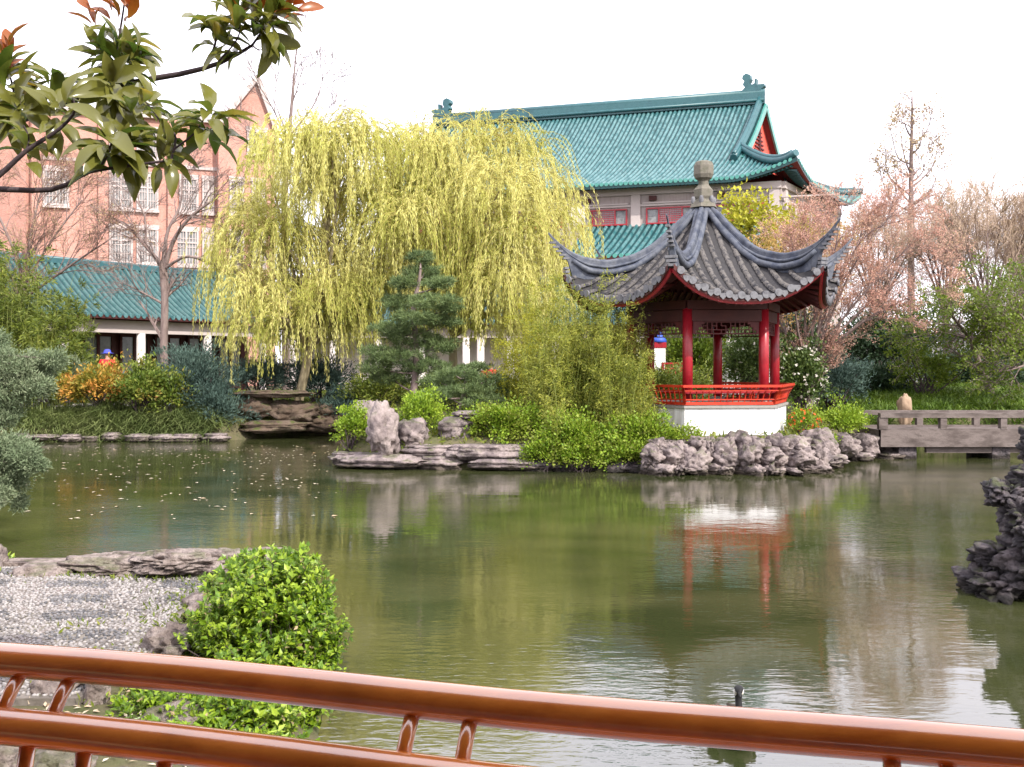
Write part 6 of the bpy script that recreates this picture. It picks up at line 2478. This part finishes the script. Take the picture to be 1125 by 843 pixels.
# ------------------------------------------------------------------ foreground bush on the terrace edge
def nearbush(name, label, lobes, seed, per=34, lf=(.056, .033), base=None):
    rng = np.random.default_rng(seed)
    b = Vector(base)
    root = thing(name, label, 'shrub', b)
    L_ = Leaves()
    shoots = []
    for (px, py, Y, wr, hr, n) in lobes:
        c = np.array(W(px, py, Y))
        rad = np.array([wr * Y / F, wr * Y / F * .9, hr * Y / F])
        n = int(n * .62)
        d = rdir(n, rng)
        r = rng.uniform(.3, 1.0, n) ** .5 * (1 + .20 * rng.normal(size=n))
        tip = c + d * r[:, None] * rad
        ctr = c - np.array([0, 0, rad[2] * .6])
        dv = unit(unit(tip - ctr) * .8 + np.array([0, 0, .55]) + rng.normal(size=(n, 3)) * .25)
        ln = rng.uniform(.07, .16, n) * np.where(rng.uniform(size=n) < .16, 2.2, 1)
        K = 5
        path = [tip - dv * ln[:, None] + (ctr - tip) * 0]
        for k in range(K - 1):
            path.append(path[-1] + dv * (ln / (K - 1))[:, None])
            dv = unit(dv + rng.normal(size=(n, 3)) * .08)
        shoots.append(np.stack(path, 1))
    S = np.concatenate(shoots)
    S[:, :, 2] = np.maximum(S[:, :, 2], .06)
    n = len(S)
    bb = np.array(b) + rng.normal(size=(n, 3)) * np.array([.12, .15, .02])
    k = rng.choice(n, size=min(n, 260), replace=False)
    stem = np.stack([bb[k], bb[k] * .45 + S[k, 0] * .55 - np.array([0, 0, .03]), S[k, 0]], 1)
    V, Q = tubes([(stem, np.broadcast_to(np.array([.012, .007, .0025]), (len(k), 3)), 5), (S, np.full((n, 5), .0018), 3)])
    npmesh('stems', V, Q, MT['bark_dark'], root)
    P, Tg = along(S, per, rng, .0)
    m_ = len(P)
    s = rng.uniform(.45, 1.2, m_)
    A = unit(Tg * .6 + rdir(m_, rng) * .9 + np.array([0, 0, .1]))
    L_.add(P + rng.normal(size=(m_, 3)) * .006, A, unit(Tg * .8 + rng.normal(size=(m_, 3)) * .35 + np.array([0, 0, .5])), lf[0] * s, lf[1] * s, T_FOLD)
    L_.build('foliage', LM['near'], root)
    k = rng.choice(m_, size=m_ // 28, replace=False)
    D_ = Leaves()
    D_.add(P[k] * 1.0, rdir(len(k), rng), rdir(len(k), rng), .045, .022, T_FOLD)
    D_.build('withered_leaves', LM['brownbud'], root)


nearbush('leafy_bush', 'large fresh green bush at the terrace edge just beyond the railing',
         [(300, 665, 7.0, 62, 48, 900), (280, 640, 7.2, 45, 30, 400), (325, 650, 7.0, 44, 36, 400), (340, 700, 6.8, 38, 42, 420), (255, 690, 7.0, 45, 40, 420),
          (300, 735, 6.7, 66, 42, 700), (250, 650, 7.5, 28, 22, 160), (335, 760, 6.6, 30, 32, 240), (225, 700, 7.2, 22, 24, 120), (272, 615, 7.4, 20, 10, 70),
          (318, 612, 7.2, 26, 10, 110)], 210, per=17, base=(-1.62, 6.9, .2))
nearbush('leafy_bush', 'low sprawling green bush under the lower rail below the large bush',
         [(175, 772, 6.2, 50, 22, 320), (235, 778, 6.1, 50, 26, 360), (290, 785, 6.1, 44, 30, 340), (200, 810, 5.9, 60, 24, 320), (270, 825, 5.8, 60, 24, 320),
          (150, 835, 5.6, 36, 16, 120)], 211, per=15, base=(-1.85, 5.9, .2))
nearbush('leafy_bush', 'tiny green shrub at the left frame edge above the terrace', [(2, 618, 10.5, 12, 12, 90)], 212, per=14, lf=(.06, .035),
         base=(X_(0, 10.5), 10.5, .3))
rngd = np.random.default_rng(213)
n = 2600
x = rngd.uniform(-3.2, -1.3, n)
y = rngd.uniform(4.8, 9.6, n)
k = sdist(x, y) > .1
x, y = x[k], y[k]
n = len(x)
L_ = Leaves()
L_.add(np.stack([x, y, ghgt(x, y) + .01], 1), unit(rdir(n, rngd) * np.array([1, 1, .2])), np.array([0, 0, 1.]) + rngd.normal(size=(n, 3)) * .3, .05, .022)
o = L_.build('leaf_litter', LM['litter'])
o['kind'] = 'stuff'
# leaves floating on the pond
n = 420
rngd = np.random.default_rng(214)
px = rngd.uniform(30, 370, n)
py = 490 + rngd.exponential(28, n)
k = py < 575
px, py = px[k], py[k]
Y = CAMZ * F / (py - 400)
X = (px - 562.5) / F * Y
k = sdist(X, Y) < -.3
X, Y = X[k], Y[k]
n = len(X)
L_ = Leaves()
s = rngd.uniform(.6, 1.4, n)
L_.add(np.stack([X, Y, np.full(n, .008)], 1), unit(rdir(n, rngd) * np.array([1, 1, 0.02])), np.array([0, 0, 1.]) + rngd.normal(size=(n, 3)) * .05, .09 * s, .05 * s)
o = L_.build('floating_leaves', LM['litter'])
o['kind'] = 'stuff'

# ------------------------------------------------------------------ magnolia branches overhead, upper left
rng = np.random.default_rng(220)
mroot = thing('magnolia_tree', 'overhanging magnolia branches with large glossy leaves, upper left', 'magnolia', (-4.6, 4.2, .9))
YM = 4.0
Pm = lambda pts, y0=YM, y1=YM: [W(a, b, y0 + (y1 - y0) * i / max(1, len(pts) - 1)) for i, (a, b) in enumerate(pts)]
brs = [(Pm([(-60, 205), (0, 208), (60, 208), (95, 190), (130, 184), (188, 176)], 4.1, 3.9), [.014, .012, .010, .008, .006, .004]),
       (Pm([(-60, 240), (0, 192), (30, 165), (64, 143), (82, 123), (80, 108)], 4.0, 3.9), [.013, .011, .009, .007, .005, .003]),
       (Pm([(-80, 160), (0, 140), (45, 122), (95, 105), (150, 90), (205, 80), (245, 68), (277, 50)], 4.6, 4.2), [.022, .02, .018, .016, .013, .011, .009, .006]),
       (Pm([(30, 165), (31, 150), (26, 138)], 4, 4), [.006, .004, .003]),
       (Pm([(128, 98), (130, 50), (135, 15), (140, -20)], 4.4, 4.3), [.007, .005, .004, .003]),
       (Pm([(110, 184), (118, 170), (125, 150)], 4, 3.9), [.006, .005, .004]),
       (Pm([(188, 176), (193, 150), (180, 138), (165, 118), (150, 100)], 3.9, 4.1), [.005, .004, .004, .003, .003]),
       (Pm([(190, 165), (215, 145), (228, 122), (231, 112)], 3.9, 3.9), [.004, .0035, .003, .002]),
       (Pm([(225, 74), (236, 50), (238, 25)], 4.2, 4.2), [.006, .005, .003]),
       (Pm([(277, 50), (292, 28), (300, 10), (310, -10)], 4.2, 4.2), [.005, .004, .003, .002]),
       (Pm([(240, 68), (262, 40), (262, 10)], 4.2, 4.1), [.004, .003, .002]),
       (Pm([(0, 140), (15, 110), (10, 80), (5, 62)], 4.5, 4.3), [.007, .005, .004, .003]),
       (Pm([(45, 122), (55, 100), (60, 85)], 4.4, 4.3), [.005, .004, .003]),
       (Pm([(277, 50), (285, 55), (296, 52)], 4.2, 4.2), [.003, .002, .0015])]
PP, RR = [], []
for pts, r_ in brs:
    p, q = onepath(pts, r_, 14)
    PP.append(p)
    RR.append(q)
# the trunk stands on the left bank, outside the picture
p, q = onepath([(-4.6, 4.2, .3), (-4.5, 4.2, 1.5), (-4.2, 4.25, 2.6), (-3.2, 4.4, 3.25), tuple(brs[2][0][0])], [.12, .10, .07, .04, .023], 14)
PP.append(p)
RR.append(q)
for b_ in (0, 1):
    e = np.array(brs[b_][0][0])
    p, q = onepath([(-4.3, 4.25, 2.4), (-3.6, 4.2, 2.65), tuple(e)], [.03, .02, .0135], 14)
    PP.append(p)
    RR.append(q)
V, Q = tubes([(np.concatenate(PP), np.concatenate(RR), 10)])
npmesh('branches', V, Q, MT['bark_dark'], mroot, smooth=True)


def whorl(L_, c, axis, n, ln, spread=(.7, 1.5), droop=.25, up=0.0, lift=0.0, jit=.03):
    axis = unit(np.array(axis, float)[None])[0]
    t1 = unit(np.cross(axis, [.3, .9, .2])[None])[0]
    t2 = np.cross(axis, t1)
    g = np.arange(n) * 2.4 + rng.uniform(0, 6)
    sp = rng.uniform(spread[0], spread[1], n)
    A = axis * np.cos(sp)[:, None] + (t1 * np.cos(g)[:, None] + t2 * np.sin(g)[:, None]) * np.sin(sp)[:, None]
    A[:, 2] += up
    A = unit(A + rng.normal(size=(n, 3)) * .12)
    P = np.array(c) - axis * (np.linspace(0, 1, n) * .10)[:, None] + A * .018 + rng.normal(size=(n, 3)) * jit * .3
    Nn = unit(axis + np.array([.15, -.55, .5]) + rng.normal(size=(n, 3)) * .3)
    s = rng.uniform(.65, 1.15, n)
    L_.add(P, A, Nn, ln * s, ln * .39 * s, T_BIG, droop=rng.uniform(0, droop, n))


L_, R_ = Leaves(), Leaves()
Wm = lambda px, py, y=YM: np.array(W(px, py, y))
for (px, py, y, ax, n, ln, sp, up) in [
        (130, 45, 4.35, (0, 0, 1), 18, .175, (.5, 1.6), 0), (130, 80, 4.3, (0, -.2, .6), 18, .18, (1.0, 2.2), -.3), (112, 60, 4.35, (-1, 0, .6), 12, .16, (.5, 1.3), 0),
        (125, 100, 4.1, (.1, -.3, -.2), 16, .18, (.4, 1.5), -.5), (120, 150, 3.9, (0, -.3, .8), 20, .17, (.9, 1.9), -.3), (140, 160, 3.95, (.5, -.3, .2), 14, .16, (.5, 1.5), -.3),
        (230, 122, 3.9, (.1, -.1, 1), 20, .16, (.6, 2.1), -.15), (240, 22, 4.2, (0, 0, .8), 16, .15, (.5, 1.9), -.1), (262, 12, 4.1, (.1, 0, 1), 12, .15, (.5, 1.6), 0),
        (292, 22, 4.2, (.4, 0, .6), 15, .15, (.5, 1.7), -.1), (305, 15, 4.2, (.8, 0, .2), 12, .15, (.4, 1.5), -.1), (22, 100, 4.3, (-.2, -.2, .7), 16, .16, (.5, 1.8), -.1),
        (5, 75, 4.3, (0, 0, 1), 14, .16, (.4, 1.6), 0), (60, 88, 4.3, (.4, 0, .8), 14, .15, (.5, 1.7), -.1), (15, 122, 4.1, (0, -.4, -.1), 16, .17, (.4, 1.6), -.4),
        (66, 118, 4.0, (.2, -.2, .3), 13, .14, (.6, 1.7), -.3), (178, 138, 4.0, (-.2, 0, .8), 12, .15, (.6, 1.9), -.2), (166, 112, 4.0, (.6, 0, .6), 12, .14, (.5, 1.6), -.1),
        (245, 45, 4.2, (-.5, 0, .3), 10, .13, (.4, 1.5), -.2), (300, 45, 4.2, (.3, 0, -.6), 5, .15, (.3, .9), 0), (186, 165, 3.9, (.3, -.2, .2), 8, .14, (.5, 1.6), -.3),
        (150, 62, 4.3, (1, 0, .5), 12, .16, (.4, 1.3), 0), (30, 150, 4.0, (.1, 0, .7), 8, .13, (.5, 1.6), -.2)]:
    whorl(L_, Wm(px, py, y), ax, int(n * 1.2), ln * .98, sp, .3, up)
for (px, py, y, ax, n) in [(140, 0, 4.3, (0, 0, 1), 10), (122, 5, 4.3, (-.4, 0, 1), 6), (6, 58, 4.3, (0, 0, 1), 8), (100, 15, 4.35, (-.4, 0, 1), 5), (310, -2, 4.2, (.4, 0, 1), 9), (322, 10, 4.2, (1, 0, .3), 5),
                           (285, -3, 4.2, (0, 0, 1), 6), (265, -5, 4.1, (0, 0, 1), 5)]:
    whorl(R_, Wm(px, py, y), ax, n, .12, (.2, .9), .1, .1)
L_.build('leaves', LM['magnolia'], mroot, smooth=True)
R_.build('young_leaves', LM['magred'], mroot, smooth=True)['label'] = 'orange-russet young leaves at the shoot tips'

# moss and weeds creeping between pebbles and ledge rocks
rngw = np.random.default_rng(600)
L_ = Leaves()
for (x0, y0, sx0, sy0, n) in [(-2.6, 8.9, .25, .5, 500), (-3.2, 9.7, .5, .15, 260), (-2.45, 7.9, .15, .4, 350), (-3.4, 7.9, .1, .1, 26), (-4.2, 7.4, .08, .08, 20), (-2.4, 6.6, .2, .3, 300), (-3.9, 9.85, .5, .08, 160)]:
    x = x0 + rngw.normal(size=n) * sx0
    y = y0 + rngw.normal(size=n) * sy0
    d = rdir(n, rngw)
    d[:, 2] = np.abs(d[:, 2]) + .3
    s = rngw.uniform(.4, 1.2, n)
    k = sdist(x, y) > .15
    L_.add(np.stack([x, y, np.full(n, .375)], 1)[k], unit(d)[k], rdir(k.sum(), rngw), (.06 * s)[k], (.02 * s)[k])
o = L_.build('weeds', LM['olive'])
o['kind'] = 'stuff'
